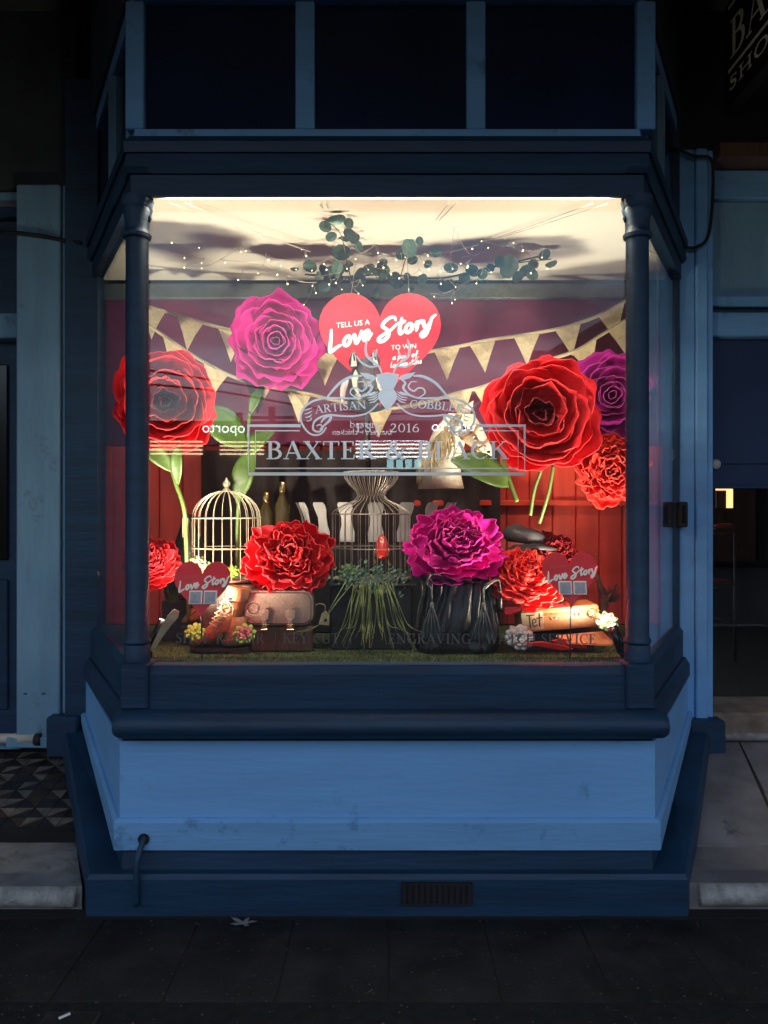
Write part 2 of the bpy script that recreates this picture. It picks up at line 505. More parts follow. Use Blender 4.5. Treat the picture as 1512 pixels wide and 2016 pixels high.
# asphalt strip nearest the camera, then a course of dark slabs along the shop
tag(MB().box((-6, -1.715, -0.0115), (6, 2.27, 0.0)).build('asphalt_strip', 'asphalt'), kind='structure')
rs = random.Random(3)
x = -3.0
while x < 3.0:
    w = 0.335
    j = rs.uniform(-0.0012, 0.0012)
    MB().bbox((x + 0.002, 2.276, -0.02), (x + w - 0.002, 2.735 + rs.uniform(-.002, .002), 0.001 + j), 0.002).build('paving_slab', 'slab', pavement)
    x += w
MB().box((-3.0, 2.274, -0.018), (3.0, 2.74, -0.0022)).build('slab_bed', 'joint', pavement)
MB().box((-3.0, 2.742, -0.02), (3.0, 2.80, 0.004)).build('gutter_strip', 'joint', pavement)

# utility cover and small litter on the pavement
uc = thing('utility_cover', 'dark metal utility cover set into the asphalt at lower left', 'utility cover', (-0.89, 2.16, 0))
MB().bbox((-0.975, 2.11, -0.004), (-0.815, 2.225, 0.006), 0.003).build('frame', 'soot', uc)
MB().bbox((-0.965, 2.12, 0.0), (-0.825, 2.215, 0.009), 0.002).build('plate', 'slab', uc)
MB().tube([(-0.925, 2.185, 0.010), (-0.900, 2.205, 0.011)], 0.006, 6).build('lifting_lug', 'steel', uc)
lf = MB()
c = P(480, 1813, 2.70); c.z = 0.006
for k, (a, L_) in enumerate(((0.2, .05), (1.2, .035), (2.6, .06), (3.5, .05), (5.3, .045))):
    d = Vector((math.cos(a), math.sin(a), 0)); n = Vector((-d.y, d.x, 0)) * 0.006
    lf.add([c - n, c + d * L_ * .6 - n * 1.4 + Vector((0, 0, .004)), c + d * L_ + Vector((0, 0, .002 + .002 * k)), c + d * L_ * .6 + n * 1.4 + Vector((0, 0, .003)), c + n], [(0, 1, 2, 3, 4)])
tag(lf.build('fallen_leaf', 'stone'), 'pale star shaped dry leaf lying on dark slabs', 'leaf')

gm = MB(); rgv = random.Random(77)
for k in range(900):
    gx, gy = rgv.uniform(-1.6, 1.6), 1.95 + rgv.random() ** 2 * .78
    s_ = rgv.uniform(.0012, .0042)
    gm.ball((gx, gy, .002 + s_ * .4), s_, 5, 4, (1.2, .9, .6))
tag(gm.build('pavement_grit', 'grit'), 'fine pale grit scattered over the dark pavement', 'grit', kind='stuff')
# ---------------------------------------------------------------- porch left: stone step + tessellated tiles
lp = thing('porch_step', 'worn grey stone step with rounded edge and tessellated tiles, left of window', 'step', (-2.3, 3.2, 0))
XL0, XL1 = -3.2, -1.10
MB().prism([(XL0, 2.80, -.01), (-1.10, 2.80, -.01), (-1.27, 3.168, -.01), (XL0, 3.168, -.01)], (0, 0, .098)).build('tread', 'stone', lp)
MB().tube([(XL0, 2.797, 0.052), (-1.12, 2.797, 0.052)], 0.036, 12).build('nosing', 'stone_edge', lp, smooth=True)
MB().add([(XL0, 3.17, 0.06), (-1.22, 3.17, 0.06), (-1.58, YW + .2, 0.06), (XL0, YW + .2, 0.06),
          (XL0, 3.17, 0.130), (-1.22, 3.17, 0.130), (-1.58, YW + .2, 0.252), (XL0, YW + .2, 0.252)],
         [(0,3,2,1),(4,5,6,7),(0,1,5,4),(1,2,6,5),(2,3,7,6),(3,0,4,7)]).build('tile_bed', 'joint', lp)
def ramp_z(y): return 0.131 + (y - 3.17) * (0.122 / (YW + .2 - 3.17))
T = 0.078
rt = random.Random(11)
tile_meshes = {}
y = 3.20
iy = 0
while y < YW - 0.02:
    x = -1.99; ix = 0
    while x < -1.36 - (y - 3.2) * .40:
        flip = (ix + iy) % 2
        for half in (0, 1):
            key = (flip, half)
            if key not in tile_meshes:
                q = [(0, 0), (T, 0), (T, T), (0, T)]
                tri = ([q[0], q[1], q[2]], [q[0], q[2], q[3]])[half] if flip == 0 else ([q[0], q[1], q[3]], [q[1], q[2], q[3]])[half]
                cxx = sum(p[0] for p in tri) / 3; cyy = sum(p[1] for p in tri) / 3
                tri = [(cxx + (px - cxx) * .93, cyy + (py - cyy) * .93) for px, py in tri]
                tile_meshes[key] = tri
            tri = tile_meshes[key]
            mname = ('tile_dark', 'tile_light')[half] if rt.random() > .25 else rt.choice(('tile_brown', 'tile_dark', 'tile_brown'))
            MB().prism([(x + a, y + b, ramp_z(y + b) + .003) for a, b in tri], (0, 0, -.006)).build('tile', mname, lp)
        x += T; ix += 1
    y += T; iy += 1

# porch right: stone step + sloping slabs
rp_ = thing('porch_ramp', 'sloping grey stone porch slabs with pale worn edge, right of window', 'ramp', (1.9, 3.2, 0))
MB().prism([(1.09, 2.80, -.01), (3.2, 2.80, -.01), (3.2, 3.10, -.01), (1.25, 3.10, -.01)], (0, 0, .110)).build('tread', 'ramp_stone', rp_)
MB().tube([(1.145, 2.797, 0.060), (1.75, 2.797, 0.062), (3.2, 2.797, 0.060)], 0.040, 12).build('nosing', 'stone_edge', rp_, smooth=True)
def rz(y): return 0.104 + (y - 3.1) * (0.20 / (YW + .06 - 3.1))
def slab(poly):
    MB().prism([(a, b, rz(b)) for a, b in poly], (0, 0, -0.06)).build('slab', 'ramp_stone', rp_)
g = .004
slab([(1.16, 3.105), (1.62 - g, 3.105), (1.80 - g, YW + .05), (1.50, YW + .05)])
slab([(1.62 + g, 3.105), (2.15 - g, 3.105), (2.15 - g, 3.46 - g), (1.705 + g, 3.46 - g)])
slab([(1.71 + g, 3.46 + g), (2.15 - g, 3.46 + g), (2.15 - g, YW + .05), (1.80 + g, YW + .05)])
slab([(2.15 + g, 3.105), (3.1, 3.105), (3.1, YW + .05), (2.15 + g, YW + .05)])

# ---------------------------------------------------------------- shopfront wall (building)
sf = thing('shop_building', 'blue painted shopfront wall with pilasters flanking the lit bay window', 'building', (0, YW, 0))
# left pilaster with a groove, its base, wall above
MB().bbox((-1.835, YW - .035, .285), (-1.618, YW + .25, 3.085), .006).build('pilaster', 'grey_blue', sf)
MB().bbox((-1.610, YW - .022, .285), (-1.585, YW + .25, 3.085), .004).build('pilaster_bead', 'grey_blue', sf)
MB().bbox((-1.88, YW - .050, .275), (-1.585, YW + .2, .330), .006).build('pilaster_foot', 'grey_blue', sf)
MB().box((-3.6, YW, 3.085), (-1.55, YW + .25, 5.2)).build('upper_wall', 'dark_wall', sf)
MB().box((1.43, YW, 3.265), (3.6, YW + .25, 5.2)).build('upper_wall', 'soot', sf)
MB().box((-1.55, YW + .05, 2.9), (1.43, YW + .25, 5.2)).build('upper_wall', 'soot', sf)
# dark corner posts between the bay and the pilasters
MB().bbox((-1.583, YW - .06, .43), (-1.415, YW + .12, 3.6), .006).build('corner_post', 'navy', sf)
MB().bbox((1.415, YW - .045, .43), (1.472, YW + .12, 3.6), .006).build('corner_post', 'navy', sf)
MB().bbox((-1.66, YW - .10, .24), (-1.50, YW + .10, .445), .012).build('post_base', 'navy', sf)
MB().bbox((1.50, YW - .10, .24), (1.68, YW + .10, .425), .012).build('post_base', 'navy', sf)
# right pilaster, stepped in three
MB().bbox((1.476, YW - .030, .40), (1.552, YW + .25, 3.262), .004).build('pilaster', 'blue', sf)
MB().bbox((1.554, YW - .045, .40), (1.612, YW + .25, 3.262), .006).build('pilaster', 'blue', sf)
MB().bbox((1.614, YW - .020, .40), (1.648, YW + .25, 3.262), .004).build('pilaster', 'blue', sf)
MB().box((1.648, YW - .10, 3.195), (3.6, YW + .12, 3.262)).build('door_beam', 'wood_brown', sf)

# right doorway : head panels over the door
MB().bbox((1.652, YW + .04, 3.045), (2.7, YW + .16, 3.190), .006).build('door_head', 'blue_rail', sf)
MB().bbox((1.652, YW + .08, 2.555), (2.7, YW + .16, 3.043), .004).build('head_panel', 'grey_blue', sf)
MB().bbox((1.652, YW + .045, 2.500), (2.7, YW + .16, 2.552), .006).build('head_rail', 'blue_rail', sf)
MB().box((1.652, YW + .09, 2.470), (2.7, YW + .16, 2.498)).build('head_groove', 'navy', sf)
MB().bbox((1.652, YW + .045, 2.345), (2.7, YW + .16, 2.468), .006).build('head_rail', 'blue_rail', sf)
MB().bbox((1.62, YW - .01, .300), (2.8, YW + .35, .440), .010).build('threshold', 'stone_tan', sf)
MB().tube([(1.64, YW - .012, .322), (2.8, YW - .012, .322)], .020, 8).build('threshold_edge', 'stone_edge', sf, smooth=True)
# left doorway head
MB().bbox((-2.8, YW + .03, 3.030), (-1.838, YW + .2, 3.075), .006).build('door_head', 'grey_blue', sf)
MB().bbox((-2.8, YW + .06, 2.955), (-1.838, YW + .2, 3.012), .006).build('door_head', 'navy', sf)
MB().bbox((-2.8, YW + .10, 2.470), (-1.838, YW + .2, 2.952), .004).build('head_panel', 'navy', sf)
MB().bbox((-2.8, YW + .06, 2.340), (-1.838, YW + .2, 2.468), .006).build('head_rail', 'grey_blue', sf)
MB().box((-2.8, YW + .02, .25), (-1.84, YW + .35, .285)).build('threshold', 'grey_blue', sf)

# left door
ld = thing('side_door', 'very dark navy door left of the pale pilaster', 'door', (-2.3, YW + .2, .29))
MB().bbox((-2.75, YW + .15, .29), (-1.842, YW + .19, 2.338), .004).build('leaf', 'navy', ld)
MB().bbox((-2.70, YW + .135, .42), (-1.96, YW + .149, 1.10), .006).build('panel', 'navy', ld)
MB().bbox((-2.70, YW + .135, 1.20), (-1.96, YW + .149, 2.22), .006).build('panel', 'black_gloss', ld)
dr = thing('draught_roller', 'pale rolled draught stopper lying on the left door sill', 'roll', (-2.0, YW + .0, .30))
MB().tube([(-2.3, YW + .0, .316), (-1.735, YW - .03, .316)], .026, 10).build('roll', 'ivory', dr, smooth=True)
MB().tube([(-1.735, YW - .03, .316), (-1.705, YW - .035, .316)], .033, 10).build('end_cap', 'soot', dr, smooth=True)

# right door with blind pulled half down
rd = thing('shop_door', 'dark glazed shop door with navy roller blind half down', 'door', (2.1, YW + .2, .44))
MB().bbox((1.652, YW + .13, .442), (1.690, YW + .17, 2.343), .003).build('stile', 'soot', rd)
MB().box((1.691, YW + .145, .46), (2.7, YW + .151, 2.343)).build('glass_pane', 'glass', rd)
MB().box((1.66, YW + .10, 1.578), (2.7, YW + .106, 2.340)).build('blind', 'blind', rd)
MB().bbox((1.66, YW + .094, 1.570), (2.7, YW + .112, 1.590), .003).build('blind_bar', 'blind', rd)
MB().box((1.66, YW + .088, 1.700), (2.7, YW + .0935, 1.707)).build('blind_seam', 'navy', rd)
kb = P(1409, 914, YW + .08)
MB().lathe([(.001, -.012), (.018, -.012), (.026, -.004), (.026, .004), (.020, .012), (.001, .014)], kb, 16, Matrix.Rotation(R(90), 3, 'X')).build('knob', 'ivory', rd, smooth=True)

# ---------------------------------------------------------------- shop interior seen through the door
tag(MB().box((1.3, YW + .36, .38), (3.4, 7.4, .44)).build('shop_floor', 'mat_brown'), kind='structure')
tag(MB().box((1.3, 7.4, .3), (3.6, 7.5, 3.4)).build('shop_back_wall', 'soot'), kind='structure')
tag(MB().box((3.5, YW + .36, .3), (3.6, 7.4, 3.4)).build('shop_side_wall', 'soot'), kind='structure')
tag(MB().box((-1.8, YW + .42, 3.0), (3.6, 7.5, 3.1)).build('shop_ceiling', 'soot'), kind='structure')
pf = thing('lit_picture_frame', 'small warmly lit frame deep inside the doorway', 'frame', P(1430, 985, 5.6))
c = P(1411, 962, 5.6); d = P(1443, 1000, 5.6)
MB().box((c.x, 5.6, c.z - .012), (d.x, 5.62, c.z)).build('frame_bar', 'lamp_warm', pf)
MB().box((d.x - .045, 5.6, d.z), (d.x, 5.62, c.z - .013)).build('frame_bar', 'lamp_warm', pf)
MB().box((c.x, 5.605, d.z), (d.x - .046, 5.62, c.z - .013)).build('panel', 'wood_brown', pf)
for (px, py, mname, lab) in ((1425, 1035, 'shoe_red', 'dull red shoe on upper shelf inside the dark doorway'), (1418, 1143, 'dark_red_foam', 'dark red shoe on middle shelf inside the dark doorway')):
    q = P(px, py, 5.2)
    t_ = thing('shelf_shoe', lab, 'shoe', q)
    MB().ball(q, .05, 10, 6, (1.4, .7, .35)).build('upper', mname, t_, smooth=True)
    MB().bbox((q.x - .07, q.y - .035, q.z - .024), (q.x + .07, q.y + .035, q.z - .014), .003).build('sole', 'sole', t_)
rk = thing('shoe_rack', 'dim metal shoe rack standing inside the shop doorway', 'rack', P(1420, 1300, 5.2))
for (x0, y0, x1, y1) in ((1405, 1158, 1445, 1150), (1405, 1215, 1440, 1228), (1405, 1050, 1450, 1046)):
    a = P(x0, y0, 5.2); b = P(x1, y1, 5.2)
    MB().tube([a, b], .010, 6).build('shelf_rail', 'rack_metal', rk, smooth=True)
a = P(1447, 1040, 5.2)
MB().tube([a, (a.x, a.y, .44)], .010, 6).build('upright', 'rack_metal', rk, smooth=True)

# ---------------------------------------------------------------- awning over the pavement
aw = thing('street_awning', 'dark street awning roof hanging over the shopfront', 'awning', (0, 2, 4.0))
MB().box((-26, .37, 3.97), (26, YW + .05, 4.03)).build('soffit', 'dark_wall', aw)
MB().box((-26, .30, 3.56), (26, .368, 4.20)).build('fascia_board', 'navy', aw)
for xx in np.arange(-3.5, 3.6, .7):
    MB().box((xx - .03, .371, 3.89), (xx + .03, YW, 3.968)).build('joist', 'dark_wall', aw)

for s, lab in ((-1, 'dark neighbouring shopfront beyond the left door'), (1, 'dark neighbouring shopfront beyond the right door')):
    t = thing('neighbour_shop', lab, 'building', (s * 3.7, YW, 0))
    a, b = sorted((s * 2.712, s * 26))
    MB().box((a, YW + .012, -.02), (b, YW + .31, .7)).build('stall_riser', 'navy', t)
    MB().box((a, YW + .05, .701), (b, YW + .3, 2.9)).build('shop_window', 'black_gloss', t)
    MB().box((a, YW + .014, 2.901), (b, YW + .31, 5.2)).build('fascia', 'dark_wall', t)
# hanging sign under the awning, reads along the shop door
hs = thing('hanging_sign', 'black hanging sign with cream lettering at the upper right', 'sign', (1.70, 2.9, 3.4))
MB().bbox((1.70, 1.30, 3.44), (1.76, 3.84, 3.965), .006).build('board', 'sign_black', hs)
HSX = 1.697

# ================================================================== bay window
bw = thing('bay_window', 'three sided navy bay shop window with pale blue stall riser', 'bay window', (CX, 2.85, 0))
def part(prof, name, mat, back=None, oback=None, xadd=0.0, **k):
    return sweep(MB(), prof, back=back, oback=oback, xadd=xadd).build(name, mat, bw, **k)
part([(.10, 0), (.10, .135), (.088, .150), (-.05, .157), (-.05, 0)], 'plinth', 'navy', back=[.0, .375, .39, .40, .0], oback=[.150, .150, .138, -.05, -.05], xadd=.085)
part([(.058, .152), (.050, .232), (-.05, .232), (-.05, .152)], 'plinth_band', 'navy', back=[.26, .418, .418, .26])
part([(.072, .228), (.072, .326), (.060, .338), (-.04, .338), (-.04, .228)], 'skirting', 'blue_rail', back=[.420, .452, .462, .462, .420], xadd=.014)
part([(.050, .336), (.050, .616), (-.04, .616), (-.04, .336)], 'stall_riser', 'blue', back=[.460, .616, .616, .460], xadd=.014)
roll = []
for k in range(15):
    a = -math.pi * .62 + math.pi * 1.12 * k / 14
    roll.append((2.85 - (.085 + .050 * math.cos(a)), .684 + .046 * math.sin(a)))
roll += [(2.86, .728), (2.86, .624)]
x0_, x1_ = CX - .985, CX + 1.010
rr = []
for xx, sc_ in ((x0_, .55), (x0_ + .006, .82), (x0_ + .020, .96), (x0_ + .04, 1), (x1_ - .04, 1), (x1_ - .020, .96), (x1_ - .006, .82), (x1_, .55)):
    rr.append([(xx, 2.80 + (y - 2.80) * sc_, .680 + (z - .680) * sc_) for y, z in roll])
MB().loft(rr).build('sill_moulding', 'navy', bw, angle=35)
part([(.052, .618), (.060, .640), (.060, .690), (.040, .727), (-.04, .727), (-.04, .618)], 'side_rail', 'navy')
part([(.030, .728), (.030, .855), (.012, .882), (-.045, .886), (-.045, .728)], 'bottom_rail', 'navy')
# fascia over the glass, in three mouldings
part([(.022, 2.612), (.022, 2.690), (-.006, 2.690), (-.006, 2.616)], 'fascia_rail', 'navy')
part([(.034, 2.692), (.046, 2.712), (.040, 2.760), (-.06, 2.760), (-.06, 2.692)], 'fascia_board', 'navy')
part([(.048, 2.762), (.052, 2.800), (.024, 2.832), (-.06, 2.832), (-.06, 2.762)], 'fascia_cornice', 'navy')
part([(.006, 2.834), (.006, 2.866), (-.06, 2.866), (-.06, 2.834)], 'transom_sill', 'blue_rail')
part([(.004, 3.345), (.004, 3.42), (-.06, 3.42), (-.06, 3.345)], 'transom_head', 'blue_rail')
part([(.02, 3.422), (.02, 3.965), (-.06, 3.965), (-.06, 3.422)], 'head_board', 'dark_wall')
# transom mullions and panes
mx = [(-.958, -.890), (-.328, -.257), (.306, .376), (.937, 1.006)]
for a, b in mx:
    MB().bbox((a, 2.846, 2.868), (b, 2.90, 3.343), .004).build('mullion', 'blue_rail', bw)
for k in range(3):
    MB().box((mx[k][1] + .001, 2.874, 2.868), (mx[k+1][0] - .001, 2.880, 3.343)).build('transom_pane', 'pane_dark', bw)
for s in (-1, 1):
    p0 = Vector((CX + s * .955, 2.93, 0)); p1 = Vector((CX + s * 1.41, 3.80, 0))
    d = (p1 - p0).normalized(); nrm = Vector((s * d.y, -s * d.x, 0)) if s > 0 else Vector((-d.y, d.x, 0))
    for f0, f1 in ((.0, .06), (.47, .53)):
        q0 = p0.lerp(p1, f0); q1 = p0.lerp(p1, f1)
        MB().prism([(q0.x, q0.y, 2.868), (q1.x, q1.y, 2.868), (q1.x, q1.y, 3.343), (q0.x, q0.y, 3.343)], nrm * .03).build('mullion', 'grey_blue', bw)
    MB().prism([(p0.x, p0.y, 2.868), (p1.x, p1.y, 2.868), (p1.x, p1.y, 3.343), (p0.x, p0.y, 3.343)], nrm * .006).build('transom_pane', 'pane_dark', bw)
# front and side glass
MB().box((CX - .905, 2.850, .884), (CX + .905, 2.856, 2.615)).build('glass_pane', 'glass', bw)
for s in (-1, 1):
    p0 = Vector((CX + s * .945, 2.885, 0)); p1 = Vector((CX + s * 1.425, 3.80, 0))
    d = (p1 - p0).normalized(); nrm = Vector((-d.y, d.x, 0)) * (.006 * s)
    MB().prism([(p0.x, p0.y, .884), (p1.x, p1.y, .884), (p1.x, p1.y, 2.615), (p0.x, p0.y, 2.615)], nrm).build('glass_pane', 'glass', bw)
# slender corner columns
for s in (-1, 1):
    c = (CX + s * .925, 2.845, 0)
    col = MB().lathe([(.047, .90), (.047, .955), (.043, .962), (.050, .970), (.050, .980), (.042, .990),
                      (.041, 2.44), (.041, 2.455), (.050, 2.462), (.052, 2.474), (.044, 2.484), (.043, 2.50),
                      (.045, 2.53), (.054, 2.56), (.050, 2.57), (.058, 2.59), (.056, 2.610)], c, 20).build('corner_column', 'navy', bw, angle=40)
    MB().bbox((c[0] - .052, 2.800, .728), (c[0] + .052, 2.905, .898), .008).build('column_base', 'navy', bw)
    # turned bracket nibs under the fascia
    q = c[0] - s * .045
    MB().lathe([(.004, 2.520), (.010, 2.535), (.006, 2.548), (.014, 2.562), (.010, 2.578), (.018, 2.592), (.016, 2.608)], (q, 2.843, 0), 10).build('bracket_nib', 'navy', bw, smooth=True)
# display deck and ceiling inside the bay
ip = bay_pts(-.012, 3.90); ipo = [(ip[0][0], 3.90)] + ip[1:3] + [(ip[3][0], 3.90)]
MB().prism([(x, y, .82) for x, y in ipo], (0, 0, .055)).build('display_deck', 'wood_brown', bw)
ip2 = bay_pts(-.008, 3.90)
MB().prism([(x, y, 2.626) for x, y in bay_pts(-.036, 3.90)], (0, 0, .06)).build('display_ceiling', 'ceiling_paint', bw)
ipr = bay_pts(-.004, 3.90)
MB().prism([(x, y, 2.692) for x, y in bay_pts(-.064, 3.90)], (0, 0, .14)).build('ceiling_void', 'soot', bw)
# drain pipe poking out of the skirting, vent grille in the plinth
dp = thing('drain_pipe', 'thin navy drain pipe running down the plinth at lower left', 'pipe', P(270, 1785, 2.74))
a = P(283, 1652, 2.775); b = P(270, 1700, 2.735); c = P(268, 1783, 2.735)
MB().tube(crom([a + Vector((0, .03, 0)), a, b, c], 6), .011, 8).build('pipe', 'navy', dp, smooth=True)
MB().lathe([(.021, 0), (.021, .003)], a + Vector((0, .0, 0)), 14, Matrix.Rotation(R(90), 3, 'X')).build('hole', 'soot', dp)
vg = thing('vent_grille', 'rusty dark vent grille let into the navy plinth', 'vent', P(860, 1780, 2.745))
a = P(790, 1737, 2.746); b = P(930, 1780, 2.746)
MB().box((a.x, 2.744, b.z), (b.x, 2.749, a.z)).build('backing', 'soot', vg)
for k in range(12):
    xx = a.x + (b.x - a.x) * (k + .5) / 12
    MB().box((xx - .006, 2.738, b.z + .008), (xx + .006, 2.7435, a.z - .008)).build('bar', 'soot', vg)
MB().box((a.x, 2.737, a.z - .0075), (b.x, 2.7438, a.z)).build('frame', 'soot', vg)
MB().box((a.x, 2.737, b.z), (b.x, 2.7438, b.z + .0075)).build('frame', 'soot', vg)

# cables and a small wall box on the pilasters
tag(MB().tube(crom([P(0, 458, YW - .05), P(36, 459, YW - .05), P(90, 466, YW - .045), P(128, 474, YW - .035), P(160, 478, YW - .07)], 6), .010, 6).build('wall_cable', 'soot', smooth=True), 'black cable sagging across the left pilaster', 'cable')
tag(MB().tube(crom([P(1322, 285, 3.80), P(1362, 306, 3.80), P(1398, 312, 3.80), P(1404, 350, 3.80), P(1401, 420, 3.80), P(1392, 470, 3.80), P(1368, 487, 3.80), P(1350, 486, 3.80)], 8), .008, 6).build('wall_cable', 'soot', smooth=True), 'black cable looping down the right pilaster', 'cable')
a = P(1334, 988, 3.80); b = P(1352, 1038, 3.80)
bx_ = thing('wall_box', 'small dark box screwed to the right pilaster edge', 'box', (a.x, 3.80, b.z))
MB().bbox((a.x, 3.780, b.z), (b.x, 3.835, a.z), .006).build('case', 'soot', bx_)
MB().bbox((a.x + .012, 3.776, b.z + .02), (b.x - .012, 3.781, a.z - .02), .002).build('cover', 'black_gloss', bx_)
for px in (50, 86):
    a = P(px, 1366, YW - .036)
    tag(MB().ball(a, .008, 8, 6, (1.4, .3, .5)).build('screw_hole', 'soot', sf), None)

# ---------------------------------------------------------------- backdrop inside the window
bd = thing('backdrop', 'dark red boarded backdrop closing the back of the window display', 'backdrop', (CX, 3.92, .88))
xx = -1.50
rb = random.Random(5)
while xx < 1.50:
    w = 0.118
    MB().bbox((xx + .0015, 3.91 + rb.uniform(0, .006), .876), (xx + w - .0015, 3.94, 1.788), .006).build('board', 'maroon', bd)
    xx += w
MB().box((-1.51, 3.915, 1.79), (1.52, 3.94, 2.529)).build('upper_panel', 'plum', bd)
MB().bbox((-1.51, 3.885, 2.530), (1.52, 3.945, 2.606), .006).build('top_rail', 'rail_green', bd)
MB().bbox((.15, 3.870, 1.478), (1.52, 3.906, 1.510), .006).build('shelf_rail', 'maroon', bd)
MB().box((-1.52, 3.946, .85), (1.52, 3.96, 3.0)).build('backing', 'soot', bd)
# added black drape, put in to darken the middle of the backdrop
dm = MB()
a = P(395, 872, 3.86); b = P(985, 872, 3.86)
n = 90
ring = []
for i in range(n + 1):
    x = a.x + (b.x - a.x) * i / n
    ring.append((x, 3.865 + .018 * math.sin(i * .9) + .010 * math.sin(i * .37 + 1)))
vs = []; fs = []
for j, z in enumerate((.88, 1.1, 1.35, 1.6, 1.76)):
    for i, (x, y) in enumerate(ring):
        k = 1 - .5 * j / 4
        vs.append((x, 3.865 + (y - 3.865) * k, z))
for j in range(4):
    for i in range(n):
        fs.append((j*(n+1)+i, j*(n+1)+i+1, (j+1)*(n+1)+i+1, (j+1)*(n+1)+i))
tag(dm.add(vs, fs).build('added_drape', 'added_drape', smooth=True), 'added black pleated sheet that darkens the backdrop behind the bird cages', 'added_drape')

# ---------------------------------------------------------------- across the street (seen as reflections in the pane)
YO = -15.0
op = thing('takeaway_shop', 'low takeaway shop across the street with lit signs, mirrored in the glass', 'building', (0, YO, 0))
a = RP(200, 828, YO); b = RP(960, 828, YO)
MB().box((a.x - 4, YO - 8, -.03), (b.x, YO, a.z)).build('wall', 'brick_far', op)
MB().box((a.x - 4, YO + .001, a.z - .55), (b.x, YO + .25, a.z - .05)).build('fascia', 'roof_far', op)
for (x0, x1, y0, n_) in ((285, 398, 868, 4), (432, 520, 868, 4), (700, 842, 866, 5)):
    for k in range(n_):
        p0 = RP(x0, y0 + 8 * k, YO + .02); p1 = RP(x1, y0 + 8 * k + 3, YO + .02)
        MB().box((p0.x, YO + .02, p1.z), (p1.x, YO + .05, p0.z)).build('lit_slat', 'lit_warm' if x0 < 600 else 'lit_sign', op)
for k in range(4):
    p0 = RP(762 + 18 * k, 905, YO + .02); p1 = RP(775 + 18 * k, 924, YO + .02)
    MB().box((p0.x, YO + .02, p1.z), (p1.x, YO + .05, p0.z)).build('window', 'lit_teal', op)
# gabled house on the right
gh = thing('gabled_house', 'two storey gabled house across the street, mirrored at right', 'building', (4, YO, 0))
e0 = RP(945, 790, YO); pk = RP(1262, 606, YO); e1 = RP(1570, 790, YO)
MB().prism([(e0.x, YO, -.03), (e1.x, YO, -.03), (e1.x, YO, e1.z), (pk.x, YO, pk.z), (e0.x, YO, e0.z)], (0, -8, 0)).build('wall', 'brick_far', gh)
for (p, q) in ((e0, pk), (pk, e1)):
    dd = (q - p).normalized(); nn = Vector((-dd.z, 0, dd.x))
    if nn.z < 0: nn = -nn
    MB().prism([p - dd * .3 + nn * .01, q + nn * .01, q + nn * .22, p - dd * .3 + nn * .22], (0, .5, 0)).build('barge_board', 'render_far', gh)
for (x0, y0, x1, y1) in ((1008, 745, 1028, 800), (1045, 690, 1075, 720), (1060, 745, 1085, 800), (1150, 700, 1190, 760)):
    p0 = RP(x0, y0, YO); p1 = RP(x1, y1, YO)
    w_ = MB().box((p0.x, YO + .005, p1.z), (p1.x, YO + .03, p0.z)).build('window', 'black_gloss', gh)
    MB().box((p0.x - .08, YO + .004, p1.z - .12), (p1.x + .08, YO + .10, p1.z - .03)).build('sill', 'render_far', w_)
for (x0, x1, h, rh, mname, lab) in ((11.6, 20.5, 5.6, 2.4, 'render_far', 'rendered house across the street, right of the gabled house'), (21.0, 34.0, 6.4, 2.6, 'brick_far', 'brick terrace block at the far right across the street'),
                                 (-44.0, -27.0, 6.0, 2.6, 'brick_far', 'brick terrace block at the far left across the street')):
    t = thing('far_house', lab, 'building', (x0, YO, 0))
    MB().box((x0, YO - 9, -.03), (x1, YO - .2, h)).build('wall', mname, t)
    MB().prism([(x0 - .3, YO, h), (x1 + .3, YO, h), ((x0 + x1) / 2, YO, h + rh)], (0, -9, 0)).build('roof', 'roof_far', t)
    for k in range(int((x1 - x0) / 2.4)):
        for z in (1.0, 3.6):
            MB().box((x0 + .8 + 2.4 * k, YO - .199, z), (x0 + 1.8 + 2.4 * k, YO - .17, z + 1.4)).build('window', 'black_gloss', t)
hh = thing('corner_house', 'plain low house across the street, left of the takeaway', 'building', (-16, YO, 0))
MB().box((-26, YO - 9, -.03), (-12.5, YO - .2, 5.2)).build('wall', 'render_far', hh)
MB().prism([(-26.4, YO, 5.2), (-12.1, YO, 5.2), (-19.2, YO, 7.6)], (0, -9, 0)).build('roof', 'roof_far', hh)
for (px, top, lab) in ((535, 800, 'tall power pole behind takeaway roof, mirrored left of the lettering'), (471, 812, 'shorter power pole behind takeaway roof, mirrored near the green leaf')):
    p0 = RP(px, top, YO - 9)
    pp = thing('power_pole', lab, 'power pole', (p0.x, YO - 9, -.03))
    MB().tube([(p0.x, YO - 9, -.03), (p0.x, YO - 9, p0.z)], .14, 8).build('pole', 'bark', pp, smooth=True)
    MB().box((p0.x - .9, YO - 8.85, p0.z - .5), (p0.x + .9, YO - 8.75, p0.z - .38)).build('crossarm', 'bark', pp)
for k, (y0, y1, y2) in enumerate(((690, 765, 790), (740, 786, 815))):
    tag(MB().tube(crom([RP(60, y0, YO + 3), RP(400, y1 - 20, YO + 3), RP(760, y2, YO + 3), RP(1300, y1, YO + 3)], 8), .025, 5).build('power_line', 'soot', smooth=True),
        ('upper', 'lower')[k] + ' power line strung along the street, mirrored in the pane', 'power line')

